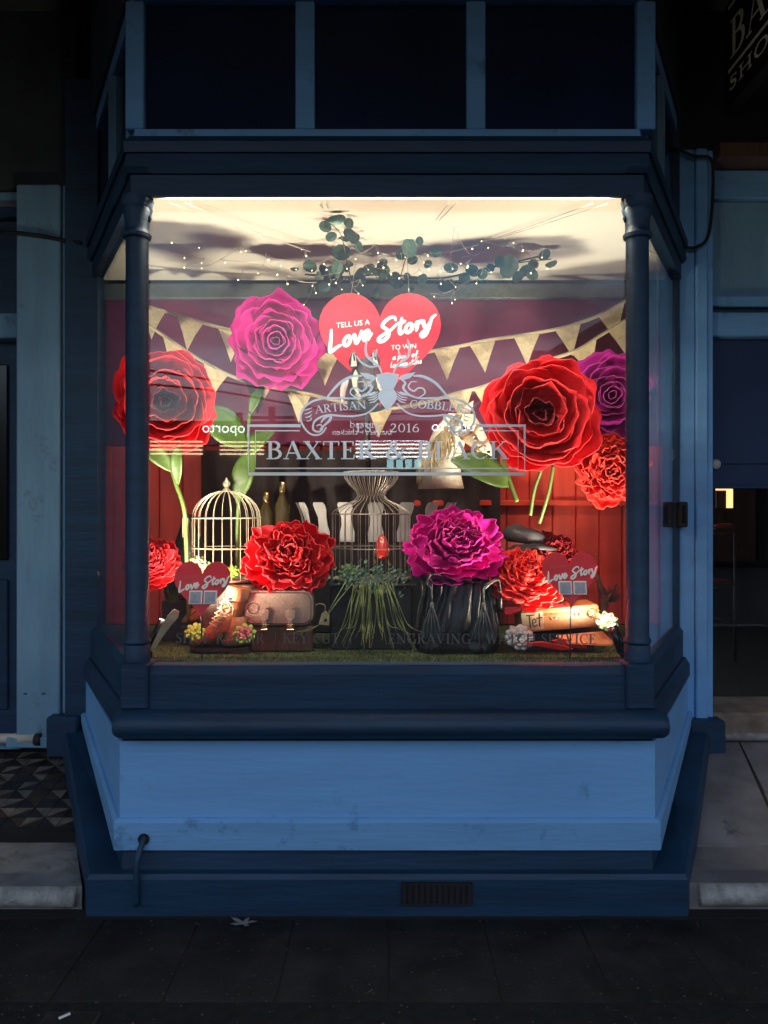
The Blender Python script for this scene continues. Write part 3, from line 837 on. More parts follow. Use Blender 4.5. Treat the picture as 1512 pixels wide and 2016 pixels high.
# ================================================================== lettering
class Flat:
    """flat print on a plane; to3 maps (x, y) of the layout to a world point, n = normal towards the viewer"""
    def __init__(s, to3, n, step=0.00012):
        s.to3 = to3; s.n = Vector(n); s.k = 0; s.step = step; s.mb = MB()
    def off(s):
        s.k += 1
        return s.n * (s.step * s.k)
    def stroke(s, pts, w, rnd=True):
        pts = [Vector((p[0], p[1])) for p in pts]
        m = len(pts)
        ws = w if isinstance(w, (list, tuple)) else [w] * m
        L, Rr = [], []
        for i, p in enumerate(pts):
            t = pts[min(i+1, m-1)] - pts[max(i-1, 0)]
            if t.length < 1e-9: t = Vector((1, 0))
            t.normalize(); nn = Vector((-t.y, t.x)) * ws[i] * .5
            L.append(p + nn); Rr.append(p - nn)
        if rnd:
            t0 = (pts[0] - pts[1]).normalized() * ws[0] * .42; t1 = (pts[-1] - pts[-2]).normalized() * ws[-1] * .42
            L = [pts[0] + t0 + (L[0]-pts[0]) * .5] + L + [pts[-1] + t1 + (L[-1]-pts[-1]) * .5]
            Rr = [pts[0] + t0 + (Rr[0]-pts[0]) * .5] + Rr + [pts[-1] + t1 + (Rr[-1]-pts[-1]) * .5]
        o = s.off(); n = len(L)
        e_ = [o + s.n * (s.step * .9 * i / n) for i in range(n)]      # climbs along the stroke, so loops never share a plane
        s.mb.add([s.to3(q.x, q.y) + e for q, e in zip(L, e_)] + [s.to3(q.x, q.y) + e for q, e in zip(Rr, e_)],
                 [(i, i+1, n+i+1, n+i) for i in range(n-1)])
    def poly(s, pts):
        o = s.off()
        s.mb.add([s.to3(p[0], p[1]) + o for p in pts], [tuple(range(len(pts)))])
    def curve(s, pts, w, n=6):
        c = crom([(p[0], p[1], 0) for p in pts], n)
        m = len(c)
        if isinstance(w, (list, tuple)):
            ww = [w[0] + (w[1]-w[0]) * math.sin(math.pi * i / (m-1)) for i in range(m)] if len(w) == 2 else [np.interp(i/(m-1), np.linspace(0, 1, len(w)), w) for i in range(m)]
        else: ww = w
        s.stroke([(p.x, p.y) for p in c], ww)

TK, TN, SR = .165, .06, .055
def _L(x0, y0, x1, y1, w): return ([(x0, y0), (x1, y1)], w)
def _S(x0, x1, y): return ([(x0, y + (SR*.5 if y == 0 else -SR*.5)), (x1, y + (SR*.5 if y == 0 else -SR*.5))], SR)
def _A(cx, cy, rx, ry, a0, a1, thick=TK, thin=TN, n=14):
    pts, ws = [], []
    for i in range(n + 1):
        a = R(a0 + (a1 - a0) * i / n)
        pts.append((cx + rx * math.cos(a), cy + ry * math.sin(a)))
        ws.append(thin + (thick - thin) * abs(math.cos(a)) ** 1.3)
    return (pts, ws)
def _V(x, w=TK, y0=0, y1=1): return _L(x, y0, x, y1, w)
SERIF = {
 'A': (.88, [_L(.10,.02,.42,.98,TN), _L(.41,.99,.76,.02,TK), _L(.21,.34,.62,.34,TN), _S(-.02,.24,0), _S(.60,.92,0)]),
 'B': (.76, [_V(.19), _A(.34,.755,.25,.215,-90,90), _A(.36,.285,.30,.255,-90,90), _L(.12,.97,.36,.97,TN), _L(.19,.54,.36,.54,TN), _L(.12,.03,.36,.03,TN), _S(.02,.2,0), _S(.02,.2,1)]),
 'C': (.82, [_A(.47,.5,.37,.47,55,305), _L(.73,.66,.73,.98,TN), _L(.72,.10,.78,.24,TN)]),
 'D': (.90, [_V(.19), _A(.36,.5,.42,.47,-90,90), _S(.02,.40,0), _S(.02,.40,1)]),
 'E': (.72, [_V(.19), _S(.02,.60,0), _S(.02,.58,1), _L(.19,.52,.46,.52,TN), _L(.60,.0,.64,.25,TN), _L(.57,.76,.58,1,TN), _L(.46,.40,.46,.64,TN)]),
 'G': (.90, [_A(.47,.5,.37,.47,55,325), _L(.76,.05,.76,.42,TK), _S(.60,.88,.0), _L(.58,.42,.90,.42,SR), _L(.73,.68,.73,.98,TN)]),
 'H': (.98, [_V(.19), _V(.77), _L(.19,.51,.77,.51,TN), _S(.03,.36,0), _S(.03,.36,1), _S(.61,.93,0), _S(.61,.93,1)]),
 'I': (.40, [_V(.19), _S(.02,.37,0), _S(.02,.37,1)]),
 'K': (.88, [_V(.19), _L(.19,.42,.70,.98,TN), _L(.40,.62,.78,.02,TK), _S(.02,.37,0), _S(.02,.37,1), _S(.60,.93,0), _S(.56,.84,1)]),
 'L': (.70, [_V(.19), _S(.02,.62,0), _S(.02,.37,1), _L(.61,0,.65,.28,TN)]),
 'N': (.98, [_V(.17,TN), _V(.80,TN), _L(.16,.98,.80,.02,TK), _S(.02,.30,0), _S(.02,.24,1), _S(.66,.94,1)]),
 'O': (.92, [_A(.46,.5,.37,.47,0,360,n=28)]),
 'P': (.72, [_V(.19), _A(.34,.73,.28,.24,-90,90), _L(.12,.97,.36,.97,TN), _L(.19,.49,.36,.49,TN), _S(.02,.37,0), _S(.02,.2,1)]),
 'R': (.84, [_V(.19), _A(.34,.745,.25,.225,-90,90), _L(.12,.97,.36,.97,TN), _L(.19,.52,.36,.52,TN), _L(.38,.52,.72,.02,TK), _S(.02,.37,0), _S(.02,.2,1), _S(.64,.88,0)]),
 'S': (.62, [([(.50,.72),(.47,.90),(.31,.97),(.16,.90),(.12,.76),(.18,.63),(.33,.53),(.46,.42),(.51,.27),(.45,.10),(.29,.03),(.14,.09),(.09,.28)], [.05,.06,.07,.11,.14,.16,.17,.16,.14,.11,.07,.06,.05]), _L(.51,.72,.51,.98,TN), _L(.08,.02,.08,.28,TN)]),
 'T': (.78, [_V(.39), _S(.02,.76,1), _S(.22,.56,0), _L(.04,.74,.03,1,TN), _L(.74,.74,.75,1,TN)]),
 'U': (.92, [_V(.19,TK,.3,1), _V(.75,TN,.3,1), _A(.47,.3,.28,.27,180,360), _S(.02,.36,1), _S(.62,.90,1)]),
 'V': (.86, [_L(.12,.98,.44,.02,TK), _L(.44,.02,.76,.98,TN), _S(-.02,.28,1), _S(.60,.90,1)]),
 'W': (1.20, [_L(.12,.98,.38,.02,TK), _L(.38,.02,.62,.98,TN), _L(.58,.98,.84,.02,TK), _L(.84,.02,1.08,.98,TN), _S(-.02,.28,1), _S(.94,1.22,1)]),
 'X': (.84, [_L(.12,.98,.70,.02,TK), _L(.68,.98,.12,.02,TN), _S(-.02,.30,1), _S(.54,.82,1), _S(-.02,.26,0), _S(.54,.86,0)]),
 'Y': (.84, [_L(.12,.98,.42,.46,TK), _L(.72,.98,.42,.46,TN), _V(.42,TK,0,.48), _S(-.02,.30,1), _S(.56,.86,1), _S(.24,.60,0)]),
 '&': (.98, [([(.92,.60),(.80,.50),(.72,.30),(.58,.10),(.38,.02),(.18,.08),(.10,.26),(.18,.44),(.36,.56),(.50,.70),(.48,.90),(.36,.97),(.24,.88),(.25,.70),(.42,.46),(.62,.22),(.78,.06),(.94,.04)], [.05,.06,.07,.08,.10,.15,.17,.15,.09,.07,.11,.08,.11,.13,.16,.16,.14,.05]), _L(.72,.60,.98,.60,SR)]),
 '.': (.30, [([(.14,.0),(.14,.13)], .14)]),
 '|': (.40, [_V(.2,.06,-.1,1.1)]),
 '0': (.70, [_A(.35,.5,.26,.47,0,360,.12,.05,28)]),
 '1': (.46, [_V(.25,.13), _S(.08,.42,0), _L(.08,.84,.25,.97,.06)]),
 '2': (.66, [([(.10,.74),(.14,.90),(.30,.97),(.46,.90),(.50,.72),(.40,.50),(.22,.26),(.09,.05)], [.05,.08,.08,.11,.13,.11,.08,.07]), _L(.08,.05,.56,.05,.10), _L(.56,.03,.59,.22,.05)]),
 '6': (.70, [_A(.35,.30,.25,.27,0,360,.12,.05,24), ([(.54,.96),(.34,.86),(.18,.62),(.11,.34)], [.05,.08,.11,.12])]),
 '-': (.5, [_L(.08,.4,.42,.4,.1)]), ' ': (.36, []),
}
def serif_text(fl, txt, x0, x1, ytop, ybot, base=None, gap=.06, each=None):
    """set txt so that it spans x0..x1, cap height ytop..ybot (y grows downwards); base(x) -> (dy, slope) bends the line"""
    h = ybot - ytop
    adv = sum(SERIF[c][0] + gap for c in txt) - gap
    sx = (x1 - x0) / adv
    x = 0
    for c in txt:
        w, strokes = SERIF[c]
        xc = x0 + (x + w * .5) * sx
        dy, sl = base(xc) if base else (0, 0)
        ca, sa = math.cos(sl), math.sin(sl)
        for pts, ww in strokes:
            q = []
            for (px, py) in pts:
                lx = (px - w * .5) * sx; ly = -py * h
                q.append((xc + lx * ca - ly * sa, ybot + dy + lx * sa + ly * ca))
            sc_ = (sx + h) * .5
            fl.stroke(q, [v * sc_ for v in ww] if isinstance(ww, list) else ww * sc_, rnd=False)
        x += w + gap
        if each and strokes:
            each(fl.mb); fl.mb = MB(); fl.k = 0

SCRIPT = {  # brush script, x-height about 1, L and S taller; (advance, strokes)
 'L': (1.55, [[(.10,2.1),(.16,1.4),(.18,.6),(.22,-.15),(.55,-.12),(1.0,.12),(1.35,.22)]]),
 'o': (1.05, [[(.72,.95),(.42,1.0),(.16,.70),(.14,.30),(.38,.03),(.68,.18),(.80,.58),(.62,.90),(.72,.66),(1.08,.72)]]),
 'v': (1.05, [[(.02,.82),(.16,.95),(.30,.5),(.42,.06),(.58,.12),(.80,.62),(.90,1.15)]]),
 'e': (1.05, [[(.06,.36),(.46,.50),(.72,.78),(.56,1.02),(.28,.90),(.14,.45),(.30,.06),(.66,.10),(1.02,.60)]]),
 'S': (1.95, [[(1.75,1.75),(1.55,2.12),(1.05,2.15),(.55,1.78),(.42,1.35),(.80,1.0),(1.15,.55),(1.10,.0),(.70,-.35),(.25,-.30),(.20,.05),(.60,.35),(1.3,.70),(1.9,1.25)]]),
 't': (.85, [[(.42,1.85),(.36,1.2),(.34,.45),(.48,.05),(.80,.30)], [(.02,1.25),(.40,1.30),(.80,1.42)]]),
 'r': (.85, [[(.05,.55),(.22,1.0),(.26,.45),(.22,.02)], [(.24,.50),(.42,.92),(.70,.98),(.78,.72),(.95,.66)]]),
 'y': (1.25, [[(.06,.98),(.14,.40),(.38,.12),(.68,.50),(.86,1.08)], [(1.2,1.35),(.86,1.08),(.72,.35),(.48,-.55),(.12,-.82),(-.06,-.55),(.22,-.20),(.78,.02)]]),
 'a': (1.0, [[(.78,.88),(.45,.98),(.16,.55),(.30,.06),(.62,.25),(.80,.90),(.78,.20),(1.05,.20)]]),
 'p': (1.0, [[(.15,1.0),(.16,.2),(.10,-.8)], [(.16,.6),(.40,1.0),(.74,.82),(.66,.30),(.30,.05),(.16,.3)]]),
 'i': (.55, [[(.15,.95),(.14,.25),(.30,.02),(.58,.3)], [(.20,1.45),(.22,1.5)]]),
 'f': (.75, [[(.70,1.7),(.45,1.9),(.34,1.3),(.30,.2),(.20,-.7)], [(.05,.9),(.70,1.02)]]),
 'l': (.6, [[(.30,2.0),(.18,1.0),(.20,.2),(.55,.15)]]),
 'u': (1.0, [[(.10,.95),(.12,.3),(.36,.04),(.66,.4),(.78,.95)], [(.78,.95),(.76,.25),(1.02,.2)]]),
 'b': (.95, [[(.22,2.0),(.14,1.0),(.16,.1),(.52,.02),(.76,.40),(.60,.85),(.25,.65)]]),
 'n': (1.0, [[(.12,.95),(.14,.02)], [(.14,.5),(.42,.98),(.68,.80),(.68,.15),(.98,.2)]]),
 's': (.7, [[(.60,.90),(.30,.98),(.18,.70),(.50,.45),(.48,.10),(.10,.06)]]), ' ': (.55, []),
}
def script_text(fl, txt, x0, y0, x1, y1, xh, w, slant=.12):
    """baseline from (x0,y0) to (x1,y1), x-height xh, pen width w"""
    adv = sum(SCRIPT[c][0] for c in txt)
    dx, dy = (x1 - x0) / adv, (y1 - y0) / adv
    x = 0
    for c in txt:
        a, strokes = SCRIPT[c]
        for st in strokes:
            fl.curve([(x0 + (x + p[0] + slant * p[1]) * dx, y0 + (x + p[0]) * dy - p[1] * xh) for p in st], (w * .72, w * 1.1), 6)
        x += a

def sans(txt, name, mat, parent, to3, x0, x1, yb, n, lift=.0008, slope=0.0):
    """plain sans lettering from the built-in face, mapped on a plane"""
    cu = bpy.data.curves.new('txt', 'FONT'); cu.body = txt; cu.size = 1.0; cu.resolution_u = 3
    ob = bpy.data.objects.new('txt', cu); COL.objects.link(ob)
    dg = bpy.context.evaluated_depsgraph_get(); dg.update()
    me = ob.evaluated_get(dg).to_mesh()
    vs = [(v.co.x, v.co.y) for v in me.vertices]; fs = [tuple(p.vertices) for p in me.polygons]
    xa = min(v[0] for v in vs); xb = max(v[0] for v in vs)
    s = (x1 - x0) / (xb - xa)
    mb = MB().add([to3(x0 + (v[0]-xa) * s, yb - v[1] * abs(s) + slope * (v[0]-xa) * s) + Vector(n) * lift for v in vs], fs)
    ob.to_mesh_clear()
    bpy.data.objects.remove(ob); bpy.data.curves.remove(cu)
    return mb.build(name, mat, parent)

# ---------------------------------------------------------------- lettering on the pane
YD = 2.8465
def onpane(x, y): return P(x, y, YD)
NP = (0, -1, 0)
wl = thing('window_lettering', 'silver stag emblem and shop name lettering on the window pane', 'lettering', P(756, 937, YD))
fl = Flat(onpane, NP); serif_text(fl, 'BAXTER & BLACK', 524, 1000, 868.5, 904, each=lambda m_: m_.build('letter', 'decal', wl))
fl = Flat(onpane, NP); serif_text(fl, 'EST. 2016', 701, 826, 834, 851); fl.mb.build('date_line', 'decal', wl)
fl = Flat(onpane, NP)
def arcb(x):      # gentle S of the banner
    if x < 756:
        t = (x - 624) / 100.0
        return (-1 - 9 * math.sin(t * 1.3), -.13 + .02 * t)
    t = (x - 806) / 106.0
    return (-11 + 11 * t * t * .9, .05 + .20 * t)
serif_text(fl, 'ARTISAN', 621, 722, 799, 815, arcb, .02); serif_text(fl, 'COBBLER', 806, 911, 799, 815, arcb, .02)
fl.mb.build('banner_text', 'decal', wl)
fl = Flat(onpane, NP)
# double frame, broken where the banner hangs over it
fl.stroke([(592, 838), (489, 838), (489, 933), (1033, 933), (1033, 838), (938, 838)], 6.5, False)
fl.stroke([(590, 848), (503, 848), (503, 922), (1020, 922), (1020, 848), (944, 848)], 2.4, False)
fl.mb.build('frame', 'decal', wl)
# banner outline, mirrored about x = 763
fl = Flat(onpane, NP)
def mir(pts, m): return [((2 * 763 - x) if m else x, y) for x, y in pts]
for m in (0, 1):
    fl.curve(mir([(738, 772), (722, 778), (700, 784), (672, 784), (640, 784), (614, 791), (596, 806), (592, 826), (602, 846), (616, 856), (632, 854), (642, 842)], m), (3.0, 4.2), 6)
    fl.curve(mir([(744, 795), (725, 812), (700, 819), (672, 819), (648, 817), (630, 822), (618, 832), (617, 846), (628, 850), (635, 843), (631, 836), (624, 838)], m), (2.8, 4.0), 6)
    fl.curve(mir([(630, 845), (640, 836), (650, 826), (650, 818), (640, 822), (632, 832)], m), (2.5, 5.5), 5)
    fl.curve(mir([(645, 781), (668, 755), (692, 742), (712, 740)], m), (3.5, 6.0), 6)
    fl.curve(mir([(700, 782), (690, 775), (692, 766), (702, 764), (712, 770), (722, 762), (716, 752), (706, 752)], m), (2.2, 3.6), 5)
    fl.curve(mir([(706, 783), (722, 776), (732, 764), (728, 754), (736, 748)], m), (2.2, 5.0), 5)
    for k in range(4):
        fl.curve(mir([(598 + 2.0 * k, 808 + 7 * k), (606 + 2 * k, 806 + 7 * k), (614 - .5 * k, 803 + 6.5 * k)], m), (1.5, 2.6), 3)
        fl.curve(mir([(722 + 2 * k, 778 + 5 * k), (734 + k, 777 + 4.6 * k), (744, 771 + 4.6 * k)], m), (1.4, 2.6), 3)
fl.mb.build('banner_scroll', 'decal', wl)
fl = Flat(onpane, NP)
# stag: head, ears, antlers
fl.poly([(741, 737), (763, 733), (785, 737), (783, 750), (777, 762), (775, 766), (763, 768), (751, 766), (749, 762), (743, 750)])
fl.poly([(751, 766.2), (763, 768.2), (775, 766.2), (781, 774), (782, 784), (776, 794), (763, 809), (750, 794), (744, 784), (745, 774)])
for m in (0, 1):
    fl.poly(mir([(742, 746), (732, 749), (718, 744), (708, 733), (722, 735), (736, 739)], m))
    fl.curve(mir([(752, 736), (746, 722), (734, 712), (722, 700), (720, 682), (724, 668)], m), (2.5, 5.2), 6)
    fl.curve(mir([(745, 721), (728, 722), (712, 714), (702, 702)], m), (2.0, 4.2), 5)
    fl.curve(mir([(727, 706), (738, 700), (742, 688)], m), (2.0, 3.6), 5)
fl.mb.build('stag_emblem', 'decal', wl)
# faint line of services along the bottom of the pane
wb = thing('services_lettering', 'faint dark line of service lettering along the pane bottom', 'lettering', P(756, 1268, YD))
fl = Flat(onpane, NP)
for txt, a, b in (('SHOE REPAIR', 346, 521), ('|', 538, 548), ('KEY CUT', 557, 668), ('|', 686, 696), ('ENGRAVING', 764, 926), ('|', 937, 947), ('WATCH SERVICE', 955, 1170)):
    serif_text(fl, txt, a, b, 1246, 1266)
fl.mb.build('service_line', 'decal_dim', wb)

# hanging sign lettering (plane x = const, reads from the wall towards the street)
def onsign(x, y):            # x: metres from the wall end, y: metres down from 3.96
    return Vector((HSX, 3.80 - x, 3.955 - y))
fl = Flat(onsign, (-1, 0, 0), .00008)
serif_text(fl, 'BAXTER & BLACK', .03, 2.42, .105, .290)
fl.stroke([(.02, .035), (2.45, .035)], .018, False); fl.stroke([(.02, .345), (2.45, .345)], .018, False)
serif_text(fl, 'SHOE REPAIR', .03, 1.3, .385, .450)
fl.mb.build('sign_lettering', 'sign_cream', hs)
# opposite shop signs: seen from the window they read normally, mirrored in the pane
def sign_far(txt, px0, px1, py, mat):
    p0 = RP(px0, py, YO + .30); p1 = RP(px1, py, YO + .30)
    def to3(x, y): return Vector((p1.x - x, YO + .30, p0.z - y))
    sans(txt, 'sign_lettering', mat, op, to3, 0, p1.x - p0.x, 0, (0, 1, 0), .01)
sign_far('oporto', 398, 482, 851, 'lit_sign'); sign_far('oporto', 850, 934, 849, 'lit_sign')
sign_far('burgers - chicken', 655, 770, 856, 'lit_sign_dim'); sign_far('bread', 690, 735, 842, 'lit_sign_dim')

# ---------------------------------------------------------------- hearts
def heart_outline(n=56):
    pts = []
    for i in range(n):
        t = 2 * math.pi * i / n
        x = 16 * math.sin(t) ** 3
        y = 13 * math.cos(t) - 5 * math.cos(2*t) - 2 * math.cos(3*t) - math.cos(4*t)
        pts.append((x / 32.0, -(y - 12) / 29.0))      # x -.5..+.5, y 0 (lobe top) .. 1 (tip)
    return pts
def heart(label, D, cx, ytop, w, h, mat, tilt, group=None, thick=.012, lean=0.0):
    c = P(cx, ytop + h, D)
    t = thing('heart_sign', label, 'heart sign', c, group)
    def to3(x, y):
        dx, dy = x - cx, y - (ytop + h * .5)
        q = P(cx + dx * math.cos(tilt) - dy * math.sin(tilt), ytop + h * .5 + dx * math.sin(tilt) + dy * math.cos(tilt), D)
        q.y += lean * (q.z - c.z)
        return q
    pts = [to3(cx + a * w, ytop + b * h) for a, b in heart_outline()]
    MB().prism(pts, (0, thick, 0)).build('board', mat, t)
    return t, to3
th, to3 = heart('large red heart sign hanging at the centre with white love story lettering', 3.32, 748, 576, 240, 226, 'heart_red', 0)
fl = Flat(to3, NP, .0003)
script_text(fl, 'Love', 646, 690, 731, 668, 19, 6.8); script_text(fl, 'Story', 742, 668, 855, 644, 17.5, 6.8)
fl.mb.build('script_lettering', 'white_print', th)
sans('TELL US A', 'lettering', 'white_print', th, to3, 662, 728, 646, NP, .0008, -.11)
sans('TO WIN', 'lettering', 'white_print', th, to3, 770, 819, 689, NP, .0008, -.07)
fl = Flat(to3, NP, .0003); script_text(fl, 'a pair of', 772, 709, 822, 702, 6.2, 1.6); script_text(fl, 'louboutins', 768, 725, 830, 716, 6.2, 1.6)
fl.mb.build('small_lettering', 'white_print', th)
# hanging cord of the big heart
MB().tube([P(690, 590, 3.327), P(705, 480, 3.327) + Vector((0, 0, .0)), Vector((P(705, 480, 3.327).x, 3.327, 2.617))], .0012, 4).build('cord', 'thin_wire', th)
MB().tube([P(806, 590, 3.327), Vector((P(800, 480, 3.327).x, 3.327, 2.617))], .0012, 4).build('cord', 'thin_wire', th)
for (cx, yt, w, h, lab, D) in ((394, 1107, 112, 112, 'small dark red heart card beside the brown lace-up boot', 2.888), (1126, 1088, 110, 112, 'small dark red heart card propped on the tan leather case', 2.888)):
    t, to3 = heart(lab, D, cx, yt, w, h, 'heart_dark', 0, 'small heart cards', .006, .22)
    fl = Flat(to3, NP, .0003)
    x0 = cx - 46
    script_text(fl, 'Love', x0, yt + 58, x0 + 40, yt + 51, 9.2, 3.6); script_text(fl, 'Story', x0 + 46, yt + 50, x0 + 100, yt + 40, 8.6, 3.4)
    fl.mb.build('script_lettering', 'white_print', t)
    sans('TELL US A', 'lettering', 'pink_print', t, to3, cx - 38, cx - 6, yt + 33, NP, .0008, -.10)
    for k in (0, 1):
        a = to3(cx - 24 + 29 * k, yt + 57); b = to3(cx + 2 + 29 * k, yt + 83)
        def quad(m_, y_): return [to3(cx - 24 + 29 * k + m_, yt + 57 + m_) + Vector((0, y_, 0)), to3(cx + 2 + 29 * k - m_, yt + 57 + m_) + Vector((0, y_, 0)), to3(cx + 2 + 29 * k - m_, yt + 83 - m_) + Vector((0, y_, 0)), to3(cx - 24 + 29 * k + m_, yt + 83 - m_) + Vector((0, y_, 0))]
        MB().prism(quad(0, -.0004), (0, -.0016, 0)).build('label_border', 'white_print', t)
        MB().prism(quad(2.4, -.0024), (0, -.0008, 0)).build('label', 'label_grey', t)
    # easel strut down to the deck
    tip = P(cx, yt + h, D)
    MB().tube([tip + Vector((0, .02, .06)), (tip.x, tip.y + .03, .885)], .003, 5).build('strut', 'soot', t)

# ================================================================== flowers
def petal_mesh(prof, W, az, ruffle, rng, R_, nu=8, nv=6, thick=.0032, point=.25, back=0.0, jit=.07):
    (r0, z0), (r1, z1), (r2, z2) = prof
    ph1, ph2, ph3 = [rng.uniform(0, 6.28) for _ in range(3)]
    skew = rng.uniform(-.12, .12)
    jr = rng.uniform(1 - jit, 1 + jit); jz = rng.uniform(-jit, jit) * .8
    grid = []
    for j in range(nv + 1):
        row = []
        for i in range(nu + 1):
            u = -1 + 2 * i / nu; v0 = j / nv
            v = v0 * (1 - point * abs(u) ** 2.2)
            b0, b1, b2 = (1-v)**2, 2*v*(1-v), v*v
            rho = b0*r0 + b1*r1 + b2*r2; z = b0*z0 + b1*z1 + b2*z2 + jz * v
            dr = 2*(1-v)*(r1-r0) + 2*v*(r2-r1); dz = 2*(1-v)*(z1-z0) + 2*v*(z2-z1)
            ln = math.hypot(dr, dz) + 1e-6
            nr, nz = dz/ln, -dr/ln                       # outward normal in the (rho, z) plane
            s = math.sin(math.pi * min(1, .10 + .64 * v0)) ** .75
            wav = ruffle * (v ** 2) * (math.sin(3.1*u + ph1) + .8*math.sin(6.5*u + ph2) + .35*math.sin(12*u + ph3))
            curl = back * max(0, v - .72) ** 1.5 * 4
            rho2 = rho * jr + nr * (wav + curl); z2_ = z + nz * (wav + curl) + .35 * wav
            lat = (u + skew * v) * W * s
            ang = az + max(-1.7, min(1.7, lat / max(rho2, .30 * W + .03)))
            row.append(Vector((rho2 * math.cos(ang), rho2 * math.sin(ang), z2_)) * R_)
        grid.append(row)
    A = np.array([[p[:] for p in row] for row in grid])
    du = np.gradient(A, axis=1); dv = np.gradient(A, axis=0)
    N = np.cross(du, dv); N /= (np.linalg.norm(N, axis=2, keepdims=True) + 1e-9)
    B = A - N * thick
    mb = MB(); w = nu + 1
    vs = [tuple(p) for row in A for p in row] + [tuple(p) for row in B for p in row]
    k = len(vs) // 2; fs = []
    for j in range(nv):
        for i in range(nu):
            q = (j*w+i, j*w+i+1, (j+1)*w+i+1, (j+1)*w+i)
            fs.append(q); fs.append(tuple(k + t for t in q[::-1]))
    for i in range(nu):
        fs.append((nv*w+i, nv*w+i+1, k+nv*w+i+1, k+nv*w+i))
    for j in range(nv):
        fs.append((j*w, (j+1)*w, k+(j+1)*w, k+j*w)); fs.append(((j+1)*w+nu, j*w+nu, k+j*w+nu, k+(j+1)*w+nu))
    return mb.add(vs, fs)

ROSE = [(2, ((.01,0),(.10,.22),(.09,.36)), .26, .012), (3, ((.02,0),(.20,.16),(.19,.38)), .34, .016), (4, ((.03,0),(.32,.10),(.30,.37)), .42, .02),
        (5, ((.04,-.02),(.45,.05),(.43,.35)), .46, .026), (5, ((.05,-.04),(.60,.0),(.58,.32)), .54, .03), (6, ((.06,-.06),(.76,-.06),(.76,.26)), .56, .036),
        (7, ((.06,-.10),(.86,-.14),(.97,.10)), .56, .05)]
PEONY = [(5, ((.02,.10),(.14,.34),(.09,.48)), .20, .03), (7, ((.03,.08),(.28,.32),(.20,.52)), .25, .04), (9, ((.04,.05),(.42,.28),(.34,.50)), .28, .048),
         (11, ((.05,.02),(.56,.20),(.48,.44)), .31, .052), (12, ((.05,-.02),(.72,.10),(.64,.36)), .34, .055), (12, ((.06,-.06),(.88,-.02),(.80,.24)), .37, .055),
         (10, ((.06,-.12),(.98,-.20),(.94,.10)), .42, .055), (7, ((.06,-.16),(1.0,-.34),(1.0,-.06)), .52, .05)]
CUP = [(3, ((.02,-.06),(.16,.02),(.12,.14)), .26, .03), (4, ((.03,-.08),(.34,-.02),(.28,.20)), .40, .035), (5, ((.05,-.12),(.56,-.08),(.50,.30)), .52, .035), (5, ((.06,-.14),(.76,-.12),(.70,.38)), .66, .035),
       (5, ((.06,-.16),(.94,-.16),(.88,.36)), .80, .035), (5, ((.06,-.18),(1.06,-.22),(1.02,.20)), .86, .04), (4, ((.06,-.20),(1.08,-.34),(1.14,.0)), .84, .045)]
def flower(name, label, px, py, D, rpx, axis, spec, mat, seed, group, inner=None, hub=None, spin=0, squash=1.0):
    c = P(px, py, D); R_ = rpx * D / F
    q = Vector(axis).normalized().to_track_quat('Z', 'Y')
    t = thing(name, label, 'flower', c, group, (q.to_matrix() @ Matrix.Rotation(spin, 3, 'Z')).to_euler())
    t.scale = (1, squash, 1)
    rng = random.Random(seed)
    a0 = rng.uniform(0, 6.28)
    for i, (n, prof, W, ruf) in enumerate(spec):
        a0 += 2.4
        for k in range(n):
            az = a0 + 2 * math.pi * k / n + rng.uniform(-.10, .10)
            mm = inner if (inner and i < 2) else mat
            nu_ = 10 if i > 2 else 8
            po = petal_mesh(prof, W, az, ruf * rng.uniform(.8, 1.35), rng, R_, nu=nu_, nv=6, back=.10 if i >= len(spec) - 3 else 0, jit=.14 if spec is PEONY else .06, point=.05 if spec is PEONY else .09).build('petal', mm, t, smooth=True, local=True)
            pm = po.data; pm.materials.append(M[LIT_EDGE[mm]])
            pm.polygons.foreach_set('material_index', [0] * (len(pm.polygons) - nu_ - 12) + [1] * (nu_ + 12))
    MB().lathe([(.01*R_, -.34*R_), (.08*R_, -.30*R_), (.15*R_, -.22*R_), (.08*R_, -.14*R_), (.01*R_, -.12*R_)], (0, 0, 0), 12).build('calyx', hub or 'stem_green', t, smooth=True, local=True)
    return t
GF = 'giant paper flowers'
flower('giant_rose', 'giant magenta paper rose hanging left of the large heart', 545, 674, 3.36, 92, (.06, -1, -.10), ROSE, 'magenta_foam', 1, GF)
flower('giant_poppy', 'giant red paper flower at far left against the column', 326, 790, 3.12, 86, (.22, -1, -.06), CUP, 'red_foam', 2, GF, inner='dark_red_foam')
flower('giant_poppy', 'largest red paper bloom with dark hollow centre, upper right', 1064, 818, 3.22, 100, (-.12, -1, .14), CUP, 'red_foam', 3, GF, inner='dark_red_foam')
flower('giant_rose', 'purple paper rose at the far right edge of the window', 1204, 780, 3.46, 88, (-.25, -1, -.05), ROSE, 'purple_foam', 4, GF)
flower('giant_peony', 'bright red paper carnation low at the right window edge', 1206, 928, 3.30, 68, (-.25, -1, -.05), PEONY, 'bright_red_foam', 5, GF)
flower('giant_peony', 'red paper peony sitting on the brown satchel', 570, 1102, 3.20, 88, (-.04, -1, .40), PEONY, 'red_foam', 6, GF, squash=.90)
flower('giant_peony', 'magenta paper peony sitting on the black bag', 897, 1078, 3.18, 94, (.10, -1, .40), PEONY, 'pink_foam', 8, GF, squash=.78)
flower('giant_peony', 'bright red paper peony facing up beside the small heart, bottom right', 1034, 1138, 3.16, 68, (.05, -.75, .75), PEONY, 'bright_red_foam', 9, GF)
flower('giant_peony', 'dull red paper flower low in the left corner of window', 300, 1108, 3.24, 50, (.1, -.8, .55), PEONY, 'red_foam', 10, GF)
